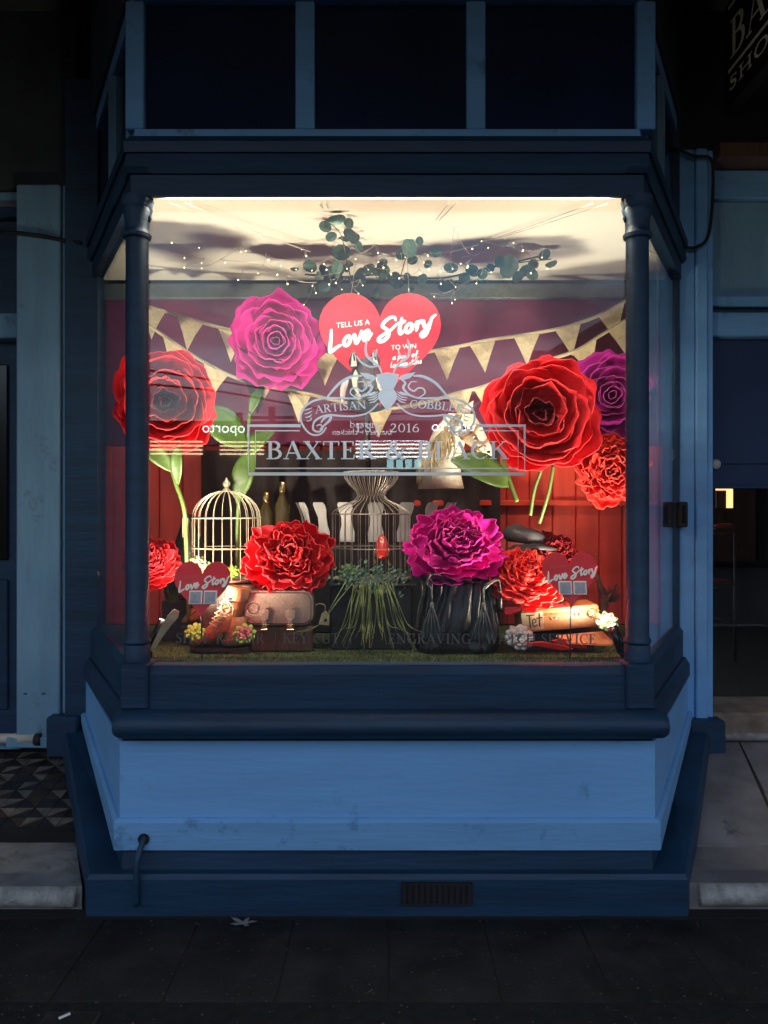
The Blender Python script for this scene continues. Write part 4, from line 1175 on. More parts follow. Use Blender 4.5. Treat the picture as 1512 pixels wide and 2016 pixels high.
flower('giant_peony', 'dark red paper flower half hidden behind the right small heart', 1088, 1092, 3.42, 48, (.1, -.7, .6), PEONY, 'dark_red_foam', 12, GF)

# leaves and stems
def leaf_mesh(base, tip, width, normal, bend=.15, fold=.25, n=8, thick=.0025):
    base, tip, normal = Vector(base), Vector(tip), Vector(normal).normalized()
    ax = tip - base; L_ = ax.length; side = ax.normalized().cross(normal)
    rows = []
    for i in range(n + 1):
        v = i / n
        w = width * math.sin(math.pi * (v * .94 + .03)) ** .8 * (1 - .25 * v)
        c = base + ax * v + normal * (bend * L_ * math.sin(math.pi * v))
        row = []
        for u in (-1, -.6, 0, .6, 1):
            row.append(c + side * w * u + normal * (fold * w * abs(u) + .06 * w * math.sin(9 * v + 2 * u)))
        rows.append(row)
    mb = MB(); vs = []; fs = []
    for row in rows: vs += row
    k = len(vs)
    for row in rows: vs += [p - normal * thick for p in row]
    for i in range(n):
        for j in range(4):
            q = (i*5+j, i*5+j+1, (i+1)*5+j+1, (i+1)*5+j)
            fs.append(q); fs.append(tuple(k + t for t in q[::-1]))
        fs.append((i*5, (i+1)*5, k+(i+1)*5, k+i*5)); fs.append(((i+1)*5+4, i*5+4, k+i*5+4, k+(i+1)*5+4))
    return mb.add(vs, fs)
NB = (0, -1, .15)
def stem(label, pts, r, leaves, name='flower_stem'):
    t = thing(name, label, 'stem', pts[-1])
    MB().tube(crom(pts, 6), r, 8).build('stalk', 'stem_green', t, smooth=True)
    for (b, tp, w, nn) in leaves:
        leaf_mesh(b, tp, w, nn).build('leaf', 'leaf_green', t, smooth=True)
    return t
stem('curving green stem and leaf below the far left red flower', [P(322, 850, 3.16), P(332, 900, 3.18), P(346, 950, 3.2), P(362, 1000, 3.22), P(366, 1060, 3.26), P(372, 1225, 3.3)], .009,
     [(P(345, 930, 3.19), P(268, 850, 3.14), .045, NB), (P(350, 955, 3.2), P(352, 868, 3.12), .035, NB)])
stem('tall green stem with broad leaves under the magenta rose', [P(492, 812, 3.42), P(488, 850, 3.43), P(478, 920, 3.45), P(468, 1020, 3.5), P(466, 1160, 3.52)], .009,
     [(P(482, 880, 3.44), P(396, 800, 3.36), .085, (.2, -1, .1)), (P(478, 900, 3.44), P(540, 850, 3.40), .05, (-.2, -1, .3)), (P(468, 985, 3.46), P(500, 880, 3.40), .06, NB), (P(492, 815, 3.42), P(520, 752, 3.40), .028, NB)])
stem('green cut stem with one broad leaf beside the horse head', [P(990, 905, 3.30), P(1002, 945, 3.28), P(1018, 988, 3.26)], .010,
     [(P(1004, 955, 3.28), P(888, 905, 3.22), .075, (.1, -1, .35))])
stem('left of two thin green stems below the large red bloom', [P(1066, 925, 3.30), P(1052, 965, 3.32), P(1044, 1015, 3.34)], .008, [])
stem('right of two thin green stems below the large red bloom', [P(1090, 915, 3.30), P(1080, 970, 3.32), P(1062, 1030, 3.36)], .008, [])

# ---------------------------------------------------------------- bunting
def bunting(label, pts, flags, D, size, dz):
    c = crom([P(x, y, D + k * dz) for k, (x, y) in enumerate(pts)], 12)
    t = thing('bunting', label, 'bunting', c[len(c)//2], 'burlap bunting')
    MB().tube(c, .0035, 5).build('string', 'cord', t)
    MB().loft([[p + Vector((0, -.002, .002)), p + Vector((0, .002, .002)), p + Vector((0, .002, -.013)), p + Vector((0, -.002, -.013))] for p in c]).build('tape', 'burlap', t)
    rr = random.Random(int(pts[0][0]))
    for fx in flags:
        X0 = (fx - size * .5 - 756) / F * D; X1 = (fx + size * .5 - 756) / F * D
        def at(X):
            return min(c, key=lambda p: abs(p.x - X)).copy()
        a = at(X0); b = at(X1)
        a.x = X0; b.x = X1
        mid = (a + b) * .5
        perp = Vector((-(b.z - a.z), 0, b.x - a.x)); perp.normalize()
        if perp.z > 0: perp = -perp
        perp = (perp * .35 + Vector((rr.uniform(-.08, .08), 0, -1))).normalized()
        tip = mid + perp * (size * 1.28 * D / F) + Vector((0, rr.uniform(-.02, .02), 0))
        yo = Vector((0, -.004, -.012))
        q = [a + yo, (a*.67+b*.33) + yo + Vector((0, -.004, 0)), (a*.33+b*.67) + yo + Vector((0, .003, 0)), b + yo,
             b*.5 + tip*.5 + Vector((0, -.006, 0)), tip, a*.5 + tip*.5 + Vector((0, .004, 0))]
        mb = MB()
        f = [(0, 1, 6), (1, 2, 4, 6), (2, 3, 4), (6, 4, 5)]
        off = Vector((0, .0018, 0))
        mb.add(q + [p + off for p in q], f + [tuple(i + 7 for i in g_[::-1]) for g_ in f] + [(i, (i+6) % 7, (i+6) % 7 + 7, i + 7) for i in range(7)])
        mb.build('pennant', 'burlap', t)
bunting('upper string of burlap pennants sagging behind the magenta rose and heart', [(268, 596), (330, 612), (400, 634), (470, 652), (600, 688), (740, 704), (880, 684), (960, 668), (1040, 656), (1120, 640), (1190, 614), (1262, 572)],
        [300, 374, 455, 640, 880, 950, 1037, 1118, 1204], 3.62, 50, 0)
bunting('lower string of burlap pennants dipping behind the stag emblem', [(268, 622), (330, 664), (400, 710), (470, 744), (540, 762), (600, 772), (680, 790), (756, 802), (830, 792), (900, 772), (960, 756), (1050, 716), (1130, 690), (1180, 660), (1262, 610)],
        [345, 425, 508, 588, 748, 905, 958, 1150, 1222], 3.52, 48, 0)

# ================================================================== garland, wires, fairy lights
DECK = .877
gl = thing('leaf_garland', 'eucalyptus leaf garland hanging under the ceiling above the heart', 'garland', P(760, 540, 3.45))
rg = random.Random(21)
def PC(x, y, D, zmax=2.595): return P(x, y, min(D, (zmax - CAMZ) * F / (1008 - y)) if y < 1008 else D)
main = crom([P(600, 540, 3.40), P(680, 545, 3.42), P(760, 540, 3.45), P(860, 548, 3.45), P(950, 530, 3.42), P(1060, 505, 3.38)], 8)
MB().tube(main, .004, 6).build('stalk', 'bark', gl)
br = [[P(690, 545, 3.42), P(680, 500, 3.30), PC(670, 460, 3.30), PC(645, 436, 3.26)], [P(790, 540, 3.45), P(800, 505, 3.40), P(815, 470, 3.34)],
      [P(950, 530, 3.42), P(1000, 520, 3.40), P(1085, 510, 3.36)], [P(860, 548, 3.45), P(880, 570, 3.42), P(905, 560, 3.40)], [P(690, 545, 3.42), P(660, 560, 3.40), P(640, 570, 3.38)],
      [P(740, 545, 3.44), P(770, 560, 3.42), P(800, 575, 3.4)]]
for b in br:
    MB().tube(crom(b, 5), .0022, 5).build('twig', 'bark', gl)
def disc_leaf(c, r, nrm, rot, mat, el=1.25):
    nrm = Vector(nrm).normalized(); a = nrm.orthogonal().normalized(); b = nrm.cross(a)
    a, b = a * math.cos(rot) + b * math.sin(rot), b * math.cos(rot) - a * math.sin(rot)
    ring = [c + a * (r * el * math.cos(2*math.pi*i/10)) + b * (r * math.sin(2*math.pi*i/10)) + nrm * (.12 * r * math.cos(4*math.pi*i/10)) for i in range(10)]
    return MB().prism(ring, nrm * .0012)
spots = []
for b in br[:1]: spots += [(PC(x, y, 3.30), r) for x, y, r in ((640, 446, 10), (663, 432, 13), (686, 440, 10), (652, 466, 9), (690, 462, 12), (672, 497, 15), (706, 486, 9), (664, 525, 12), (678, 470, 9), (645, 440, 7), (699, 470, 10))]
spots += [(PC(x, y, 3.38), r) for x, y, r in ((806, 488, 15), (792, 500, 11), (826, 475, 8), (858, 496, 9), (812, 512, 9), (842, 520, 8))]
spots += [(PC(x, y, 3.38), r) for x, y, r in ((1002, 524, 20), (985, 515, 12), (1050, 520, 11), (1035, 533, 12), (1020, 545, 11), (1048, 540, 12), (1072, 502, 11), (930, 533, 12), (950, 540, 10), (915, 548, 11), (1085, 520, 10), (965, 528, 9))]
for k in range(46):
    p = main[rg.randrange(2, len(main) - 14)] + Vector((rg.gauss(0, .05), rg.uniform(-.09, .06), rg.gauss(-.01, .035)))
    spots.append((p, rg.uniform(6, 12)))
for p, r in spots:
    nrm = Vector((rg.uniform(-.8, .8), -1, rg.uniform(-.9, .9)))
    if p.z > 2.605: p.z = 2.60
    disc_leaf(p, r * 3.38 / F, nrm, rg.uniform(0, 6), 'leaf_euca' if rg.random() < .45 else 'leaf_dark').build('leaf', 'leaf_euca' if rg.random() < .4 else 'leaf_dark', gl)
# feathery asparagus fern sprays (right)
fm = MB()
for k in range(70):
    p = P(rg.uniform(890, 1010), rg.uniform(555, 590), 3.42)
    q = p + Vector((rg.uniform(-.03, .03), rg.uniform(-.03, .03), rg.uniform(-.025, .03)))
    fm.tube([p, q], .0009, 3)
tag(fm.build('fern_spray', 'leaf_dark', gl), kind='stuff')

# suspension cords on the ceiling
for k, (a, b, lab) in enumerate((((335, 388), (612, 496), 'far left pair of hanging cords stretched across the ceiling'), ((626, 388), (668, 440), 'second pair of hanging cords from the left'),
                                  ((884, 388), (832, 464), 'third pair of hanging cords from the left'), ((1168, 388), (930, 484), 'far right pair of hanging cords stretched across the ceiling'))):
    for dx in (0, 30 if abs(a[0] - b[0]) > 100 else 14):
        p = P(a[0] + dx, a[1] + 4, 2.88); p.z = 2.607
        e = P(b[0], b[1], 3.36)
        MB().tube([p, p.lerp(e, .5) + Vector((0, 0, -.004)), e], .0016, 4).build('suspension_cord', 'wire_dark', gl)

fy = thing('fairy_lights', 'string of warm fairy lights tangled round the leaf garland', 'fairy lights', P(760, 530, 3.4))
bulbs = [(338, 478), (392, 488), (363, 508), (397, 518), (363, 527), (397, 528), (474, 496), (484, 494), (443, 517), (553, 524), (529, 512), (508, 538), (546, 541), (583, 531), (594, 491), (603, 504), (614, 533), (638, 520), (643, 531),
         (648, 560), (661, 557), (566, 559), (615, 563), (469, 551), (673, 570), (714, 562), (706, 578), (683, 529), (700, 510), (744, 498), (745, 516), (755, 527), (780, 512), (798, 507), (786, 548), (827, 538), (834, 517), (845, 531), (867, 534), (884, 531), (891, 529), (901, 451), (921, 524), (868, 559), (897, 565), (938, 558), (967, 536), (896, 590), (855, 584), (890, 597), (1011, 478), (1030, 493), (1067, 507), (1045, 538), (1078, 529), (1028, 495), (948, 475), (961, 488), (907, 519), (920, 527), (598, 600), (622, 577), (930, 490), (842, 503), (770, 540), (725, 531)]
bm_ = MB(); wm = MB()
rf = random.Random(33)
prev = None
for (x, y) in bulbs:
    D = rf.uniform(3.26, 3.40)
    p = PC(x, y, D, 2.60)
    bm_.ball(p, rf.uniform(.0012, .0026), 6, 5, (1, 1, 1.3))
    q = p + Vector((rf.uniform(-.03, .03), rf.uniform(0, .03), rf.uniform(.015, .05)))
    q.z = min(q.z, 2.606)
    wm.tube(crom([p, p.lerp(q, .5) + Vector((rf.uniform(-.008, .008), 0, .004)), q], 3), .0008, 3)
    if prev is not None and (q - prev).length < .32:
        m_ = prev.lerp(q, .5) + Vector((0, 0, -.012))
        wm.tube(crom([prev, m_, q], 4), .0008, 3)
    prev = q
tag(bm_.build('bulbs', 'bulb', fy, smooth=True), kind='stuff')
wm.build('wire', 'thin_wire', fy)

# ================================================================== bird cages
def cage(name, label, px, ytop, yring, ymid, ybot, rpx, D, mat, nb, wr, prof=None, finial=None):
    b = P(px, ybot, D); s = D / F; r = rpx * s
    zr = P(px, yring, D).z; zm = P(px, ymid, D).z; zt = P(px, ytop, D).z
    t = thing(name, label, 'bird cage', b)
    for k in range(nb):
        a = 2 * math.pi * (k + .3) / nb
        cs, sn = math.cos(a), math.sin(a)
        pts = [(b.x + r*cs, b.y + r*sn, b.z), (b.x + r*cs, b.y + r*sn, zm), (b.x + r*cs, b.y + r*sn, zr)]
        if prof is None:
            for j in range(1, 7):
                ph = math.pi * .5 * j / 6
                pts.append((b.x + r*math.cos(ph)*cs, b.y + r*math.cos(ph)*sn, zr + (zt - zr) * math.sin(ph)))
        else:
            for rr_, yy in prof:
                z = P(px, yy, D).z
                pts.append((b.x + rr_*s*cs, b.y + rr_*s*sn, z))
        MB().tube(pts, wr, 4).build('bar', mat, t)
    for z in (b.z, zm, zr):
        MB().tube([(b.x + (r + wr*1.5)*math.cos(2*math.pi*i/28), b.y + (r + wr*1.5)*math.sin(2*math.pi*i/28), z) for i in range(28)], wr * 1.4, 5, closed=True).build('ring', mat, t)
    MB().lathe([(r, -.006), (r, .004), (.01, .004)], b, 24).build('floor_plate', mat, t)
    if finial:
        MB().lathe(finial, (b.x, b.y, zt), 12).build('finial', mat, t, smooth=True)
    return t
cage('bird_cage', 'pale brass dome topped bird cage standing at left', 446, 966, 1020, 1078, 1140, 66, 3.38, 'wire_brass', 24, .0017,
     finial=[(.012, -.004), (.018, .004), (.008, .012), (.016, .024), (.017, .034), (.006, .048), (.002, .058)])
cage('wire_cage', 'dark grey wire cage with flared waisted top at the centre', 731, 925, 1012, 1078, 1138, 77, 3.34, 'wire_dark', 30, .0017,
     prof=[(74, 1006), (58, 996), (34, 985), (27, 976), (31, 966), (44, 954), (52, 942), (54, 930)])
MB().tube([P(731, 930, 3.34) + Vector((54*3.34/F*math.cos(2*math.pi*i/28), 54*3.34/F*math.sin(2*math.pi*i/28), 0)) for i in range(28)], .003, 5, closed=True).build('ring', 'wire_dark', bpy.data.objects['wire_cage'])

def block(name, label, cat, a, b, D0, D1, mat, ch=.006, top=None):
    """stand between pixel corners a (top left) and b (bottom right), from depth D0 back to D1; reaches the deck"""
    p = P(a[0], a[1], D0); q = P(b[0], b[1], D0)
    t = thing(name, label, cat, ((p.x+q.x)/2, (D0+D1)/2, q.z))
    MB().bbox((p.x, D0, q.z), (q.x, D1, p.z - (.012 if top else 0)), ch).build('body', mat, t)
    if top:
        MB().bbox((p.x - .008, D0 - .008, p.z - .0118), (q.x + .008, D1 + .004, p.z), .003).build('top_board', top, t)
    return t
def deck_block(name, label, cat, x0, x1, ytop, D0, D1, mat, top=None):
    p = P(x0, ytop, D0); q = P(x1, ytop, D0)
    yb = 1008 - (DECK + .003 - CAMZ) * F / D0
    return block(name, label, cat, (x0, ytop), (x1, yb), D0, D1, mat, top=top)
deck_block('display_box', 'brown wooden box carrying the brass bird cage', 'box', 392, 512, 1152, 3.22, 3.52, 'wood_brown', 'wood_brown')
deck_block('display_box', 'black box under the waisted wire cage behind the grass', 'box', 650, 812, 1150, 3.18, 3.52, 'soot', 'soot')
deck_block('display_box', 'small reddish brown box under the satchel', 'box', 486, 612, 1238, 3.06, 3.19, 'wood_brown')

# ---------------------------------------------------------------- satchel
sa = thing('satchel', 'brown leather satchel with two buckles and a top handle', 'satchel', P(545, 1238, 3.12))
s_ = 3.12 / F
p = P(474, 1168, 3.06); q = P(612, 1238, 3.06)
def rbox_rings(x0, x1, z0, z1, y0, y1, rr, n=5):
    rings = []
    for (yy, ins) in ((y0 + .012, .010), (y0, .020), (y0 - .002, .05)) [:0]:
        pass
    def outline(ins):
        pts = []
        for (cx_, cz_, a0) in ((x1-rr, z1-rr, 0), (x0+rr, z1-rr, 90), (x0+rr, z0+rr, 180), (x1-rr, z0+rr, 270)):
            for k in range(n + 1):
                a = R(a0 + 90 * k / n)
                pts.append((cx_ + (rr-ins)*math.cos(a), cz_ + (rr-ins)*math.sin(a)))
        return pts
    e = .010
    for yy, ins in ((y0, e), (y0 + e*.3, e*.3), (y0 + e, 0), (y1 - e, 0), (y1 - e*.3, e*.3), (y1, e)):
        rings.append([(x, yy, z) for x, z in outline(ins)])
    return rings
MB().loft(rbox_rings(p.x, q.x, q.z, p.z, 3.06, 3.19, .035)).build('body', 'satchel_leather', sa, angle=40)
MB().loft(rbox_rings(p.x - .004, q.x + .004, q.z + .006, p.z + .006, 3.040, 3.058, .04)).build('flap', 'satchel_leather', sa, angle=40)
fr = rbox_rings(p.x + .004, q.x - .004, q.z + .014, p.z - .004, 3.037, 3.05, .034)[2]
MB().tube([(x, 3.0385, z) for x, _, z in fr], .0016, 5, closed=True).build('piping', 'sole', sa)
for px in (515, 567):
    c = P(px, 1213, 3.035)
    MB().prism([(c.x - .020, 3.036, c.z + .012), (c.x, 3.034, c.z + .024), (c.x + .020, 3.036, c.z + .012), (c.x + .018, 3.036, c.z - .014), (c.x + .010, 3.036, c.z - .026), (c.x - .010, 3.036, c.z - .026), (c.x - .018, 3.036, c.z - .014)], (0, -.005, 0)).build('strap_tab', 'satchel_leather', sa)
    MB().bbox((c.x - .009, 3.028, c.z - .064), (c.x + .009, 3.034, c.z - .020), .002).build('strap', 'satchel_leather', sa)
    MB().tube([(c.x - .014, 3.026, c.z - .044), (c.x + .014, 3.026, c.z - .044), (c.x + .014, 3.026, c.z - .062), (c.x - .014, 3.026, c.z - .062)], .002, 5, closed=True).build('buckle', 'gold', sa)
c = P(492, 1202, 3.036)
MB().tube([(c.x + .022*math.cos(2*math.pi*i/18), 3.0375, c.z + .022*math.sin(2*math.pi*i/18)) for i in range(18)], .0012, 4, closed=True).build('embossed_ring', 'sole', sa)
ha = crom([P(512, 1167, 3.10), P(513, 1160, 3.09), P(524, 1155, 3.09), P(550, 1152, 3.09), P(574, 1156, 3.09), P(584, 1162, 3.09), P(585, 1170, 3.10)], 5)
MB().tube(ha, .006, 8).build('handle', 'gold', sa, smooth=True)
for px in (512, 585):
    c = P(px, 1167, 3.09)
    MB().tube([(c.x + .008*math.cos(i*.6283), 3.085, c.z + .008*math.sin(i*.6283)) for i in range(10)], .0025, 5, closed=True).build('handle_ring', 'gold', sa)
# leather key tag hanging beside it
kt = thing('key_tag', 'small beige leather padlock tag hanging right of the satchel', 'tag', P(636, 1222, 3.08))
c = P(636, 1222, 3.08)
MB().prism([(c.x - .022, 3.08, c.z - .022), (c.x + .020, 3.08, c.z - .026), (c.x + .022, 3.08, c.z + .014), (c.x + .006, 3.08, c.z + .034), (c.x - .010, 3.08, c.z + .022)], (0, .006, 0)).build('tag_body', 'wood_pale', kt)
MB().tube(crom([(c.x + .004, 3.083, c.z + .034), (c.x + .002, 3.083, c.z + .055), (c.x - .022, 3.083, c.z + .062), (c.x - .036, 3.083, c.z + .052)], 5), .002, 5).build('cord', 'lace', kt)
MB().ball((c.x + .006, 3.078, c.z - .004), .007, 8, 6, (1, .4, 1.2)).build('keyhole', 'sole', kt)

# ---------------------------------------------------------------- boots
def ring_at(c, tdir, side, rx, ry, n=14, flat=0):
    t = Vector(tdir).normalized(); s = Vector(side).normalized(); u = s.cross(t).normalized()
    out = []
    for i in range(n):
        a = 2 * math.pi * i / n
        v = math.sin(a)
        if flat and v < -.55: v = -.55
        out.append(Vector(c) + s * (rx * math.cos(a)) + u * (ry * v))
    return out
bt = thing('lace_up_boot', 'brown leather lace-up boot with cream laces, toe to the left', 'boot', P(425, 1288, 3.02))
Db = 3.03
spine = [((368, 1277), 4, 6), ((372, 1273), 12, 10), ((384, 1268), 19, 14), ((402, 1260), 22, 18), ((420, 1249), 21, 21), ((436, 1236), 19.5, 24), ((447, 1218), 18.5, 24), ((454, 1198), 19, 22), ((458, 1180), 21, 21.5), ((460, 1168), 22, 22)]
sp = [P(x, y, Db) for (x, y), _, _ in spine]
side = Vector((0, 1, 0))
rings = []
for i, ((_, rx, ry)) in enumerate(spine):
    t_ = sp[min(i+1, len(sp)-1)] - sp[max(i-1, 0)]
    rings.append(ring_at(sp[i], t_, side, rx * Db / F, ry * Db / F))
MB().loft(rings).build('upper', 'boot_leather', bt, smooth=True)
t_ = sp[-1] - sp[-2]
MB().loft([ring_at(sp[-2] + Vector((0, 0, -.012)), t_, side, 24*Db/F, 23.5*Db/F, 16), ring_at(sp[-1] + Vector((.004, 0, .004)), t_, side, 25*Db/F, 25.5*Db/F, 16), ring_at(sp[-1] + Vector((.006, 0, .016)), t_, side, 22*Db/F, 23*Db/F, 16)]).build('cuff', 'boot_cuff', bt, angle=50)
# heel counter + sole outline
hp = P(462, 1262, Db)
MB().loft([ring_at(hp + Vector((-.02, 0, -.028)), (0, 0, 1), (1, 0, 0), .050, .042), ring_at(hp + Vector((-.014, 0, .0)), (0, 0, 1), (1, 0, 0), .050, .042), ring_at(hp + Vector((-.008, 0, .04)), (0, 0, 1), (1, 0, 0), .046, .040), ring_at(hp + Vector((-.006, 0, .085)), (0, 0, 1), (1, 0, 0), .042, .038)]).build('heel_counter', 'boot_leather', bt, smooth=True)
zs = DECK + .012
so = [(362, -.004), (368, -.024), (384, -.040), (405, -.044), (425, -.036), (450, -.036), (474, -.040), (484, -.020), (484, .020), (474, .040), (450, .036), (425, .036), (405, .044), (384, .040), (368, .024), (362, .004)]
MB().prism([((x - 756) / F * Db, Db + dy, zs) for x, dy in so], (0, 0, .014)).build('sole', 'sole', bt)
MB().prism([((x - 756) / F * Db, Db + dy, zs - .013) for x, dy in so[5:11]], (0, 0, .0125)).build('heel', 'sole', bt)
le = MB()
for k in range(6):
    f = k / 5
    x = 408 + 27 * f + 2; y = 1243 - 52 * f - 4
    le.tube([P(x - 9, y + 3, Db - .045), P(x, y - 1, Db - .050), P(x + 12, y + 4 - 9, Db - .046)], .0030, 5)
    le.tube([P(x - 8, y - 6, Db - .044), P(x + 1, y - 1, Db - .052), P(x + 12, y + 5, Db - .044)], .0028, 5)
le.build('laces', 'lace', bt, smooth=True)
MB().tube(crom([P(434, 1188, Db - .05), P(426, 1200, Db - .055), P(432, 1214, Db - .055), P(444, 1206, Db - .055), P(438, 1190, Db - .052), P(450, 1200, Db - .055), P(449, 1216, Db - .052)], 5), .0030, 5).build('bow', 'lace', bt, smooth=True)
sh = thing('tan_shoe', 'tan leather shoe half hidden behind the small left heart', 'shoe', P(378, 1243, 3.10))
spine = [((334, 1240), 4, 4), ((342, 1235), 11, 9), ((356, 1226), 15, 15), ((374, 1217), 16, 20), ((392, 1215), 17, 24), ((408, 1222), 17, 22), ((418, 1230), 14, 14)]
sp = [P(x, y, 3.12) for (x, y), _, _ in spine]
MB().loft([ring_at(sp[i], sp[min(i+1, 6)] - sp[max(i-1, 0)], side, rx*3.12/F, ry*3.12/F) for i, (_, rx, ry) in enumerate(spine)]).build('upper', 'tan_leather', sh, smooth=True)
MB().prism([((x - 756)/F*3.12, 3.12 + d, P(0, 1246, 3.12).z) for x, d in ((332, -.02), (350, -.036), (420, -.034), (424, .0), (420, .034), (350, .036), (332, .02))], (0, 0, .010)).build('sole', 'sole', sh)
MB().tube(crom([P(362, 1196, 3.08), P(356, 1200, 3.08), P(360, 1206, 3.07), P(368, 1198, 3.07), P(374, 1200, 3.07), P(380, 1215, 3.07), P(384, 1228, 3.07)], 5), .0025, 5).build('lace', 'lace', sh, smooth=True)
MB().tube(crom([P(370, 1200, 3.07), P(362, 1214, 3.07), P(350, 1226, 3.075)], 5), .002, 5).build('seam', 'sole', sh)
deck_block('display_box', 'low dark block hidden behind the boot under the tan shoe', 'box', 328, 430, 1248, 3.08, 3.18, 'soot')
pd = thing('shoe_horn', 'long pale wooden shoe horn leaning in the left corner', 'shoe horn', P(306, 1290, 2.90))
MB().prism([P(344, 1200, 2.905), P(352, 1204, 2.905), P(350, 1216, 2.905), P(334, 1234, 2.90), P(314, 1262, 2.895), P(302, 1284, 2.89), P(294, 1280, 2.89), P(308, 1252, 2.895), P(322, 1222, 2.90)], (0, .008, 0)).build('blade', 'wood_pale', pd)
MB().tube([P(344, 1200, 2.90), P(338, 1206, 2.90), P(330, 1214, 2.895)], .0035, 6).build('rim', 'lace', pd)

# ---------------------------------------------------------------- red high heel in the centre cage
hl = thing('high_heel_shoe', 'red high heel shoe with gold heel inside the centre cage', 'shoe', P(752, 1112, 3.30))
Dh = 3.30
MB().loft([ring_at(P(752, 1052, Dh), (0, .3, 1), (1, 0, 0), .003, .003), ring_at(P(752, 1058, Dh), (0, .3, 1), (1, 0, 0), .016, .014), ring_at(P(752, 1068, Dh), (0, .4, 1), (1, 0, 0), .026, .022), ring_at(P(752, 1080, Dh - .02), (0, .6, 1), (1, 0, 0), .029, .024), ring_at(P(752, 1090, Dh - .05), (0, .9, .6), (1, 0, 0), .027, .018), ring_at(P(752, 1096, Dh - .10), (0, 1, .1), (1, 0, 0), .022, .010), ring_at(P(752, 1097, Dh - .14), (0, 1, 0), (1, 0, 0), .010, .006)]).build('upper', 'shoe_red', hl, smooth=True)
for px in (738, 765):
    MB().tube([P(px, 1080, Dh - .01), P(px, 1112, Dh - .01)], [.004, .003], 6).build('heel_post', 'gold', hl, smooth=True)
MB().ball(P(752, 1096, Dh - .06), .007, 8, 6).build('jewel', 'gold', hl, smooth=True)
MB().tube([P(738, 1090, Dh - .01), P(752, 1084, Dh - .03), P(765, 1090, Dh - .01)], .003, 6).build('ankle_bar', 'gold', hl, smooth=True)

# ---------------------------------------------------------------- greenery
def rosette(label, px, py, D, rpx, mat, seed, name='succulent', axis=(0, -.75, .6), layers=3, mats=None):
    c = P(px, py, D); r = rpx * D / F
    q = Vector(axis).normalized().to_track_quat('Z', 'Y').to_matrix()
    t = thing(name, label, 'succulent', c)
    rn = random.Random(seed)
    for L_ in range(layers):
        n = 5 + 2 * L_
        for k in range(n):
            a = 2 * math.pi * k / n + L_ * .5 + rn.uniform(-.1, .1)
            out = .25 + .75 * (L_ + 1) / layers
            tilt = .9 - .75 * (L_ + 1) / layers
            d = Vector((math.cos(a), math.sin(a), tilt)).normalized()
            sd = Vector((-math.sin(a), math.cos(a), 0))
            rings = []
            for f, w in ((0, .10), (.35, .24), (.7, .30), (.9, .20), (1.0, .03)):
                p_ = q @ (d * (r * out * f) + Vector((0, 0, .10 * r * f * f)))
                s_v = q @ sd
                u_v = q @ d.cross(sd)
                rings.append([c + p_ + s_v * (w * r * math.cos(b)) + u_v * (w * .38 * r * math.sin(b)) for b in [2*math.pi*i/6 for i in range(6)]])
            MB().loft(rings).build('leaf', (mats[L_] if mats else mat), t, smooth=True)
    return t
rosette('bright lime succulent in front of the tan shoe', 384, 1246, 2.985, 21, 'lime', 1)
rosette('pink tipped green succulent between boot and satchel', 482, 1250, 3.0, 24, 'lime', 2, mats=['pink_rosette', 'pink_rosette', 'lime'])
rosette('grey rosette succulent left of the tan case', 1022, 1258, 2.99, 30, 'grey_rosette', 3, layers=4)
rosette('pale green succulent beside the right spotlight', 1194, 1226, 3.0, 24, 'pale_green', 4)
rosette('mint succulent at the foot of the brass cage, left', 388, 1112, 3.28, 20, 'pale_green', 5)
rosette('lime succulent inside the brass cage, right', 456, 1128, 3.30, 17, 'lime', 6)
rosette('cream green succulent inside the brass cage, middle', 412, 1122, 3.30, 18, 'pale_green', 7)
rosette('dull green succulent at the foot of the waisted cage', 686, 1130, 3.18, 22, 'leaf_green', 8)
def tuft(label, px, py, D, n, lpx, mat, seed, name='grass_tuft', spread=1.0):
    t = thing(name, label, 'grass', P(px, py, D)); rn = random.Random(seed); mb = MB()
    for k in range(n):
        b = P(px + rn.uniform(-6, 6), py, D + rn.uniform(-.01, .01))
        L_ = lpx * D / F * rn.uniform(.6, 1)
        a = rn.uniform(-1.2, 1.2) * spread
        tip = b + Vector((math.sin(a) * L_, rn.uniform(-.5, .2) * L_, math.cos(a) * L_))
        m_ = b.lerp(tip, .5) + Vector((0, 0, .1 * L_))
        sd = Vector((.0022, 0, 0))
        mb.add([b - sd, b + sd, m_ + sd, tip, m_ - sd], [(0, 1, 2, 3, 4)])
    tag(mb.build('blades', mat, t), kind='stuff')
tuft('spiky green grass tuft behind the left small heart', 338, 1186, 3.32, 46, 34, 'leaf_green', 4)
tuft('dry mossy tuft in the right corner behind the case', 1204, 1186, 3.42, 40, 40, 'bark', 5)
tuft('dark green tuft beside the black box', 690, 1150, 3.14, 60, 34, 'leaf_dark', 6)
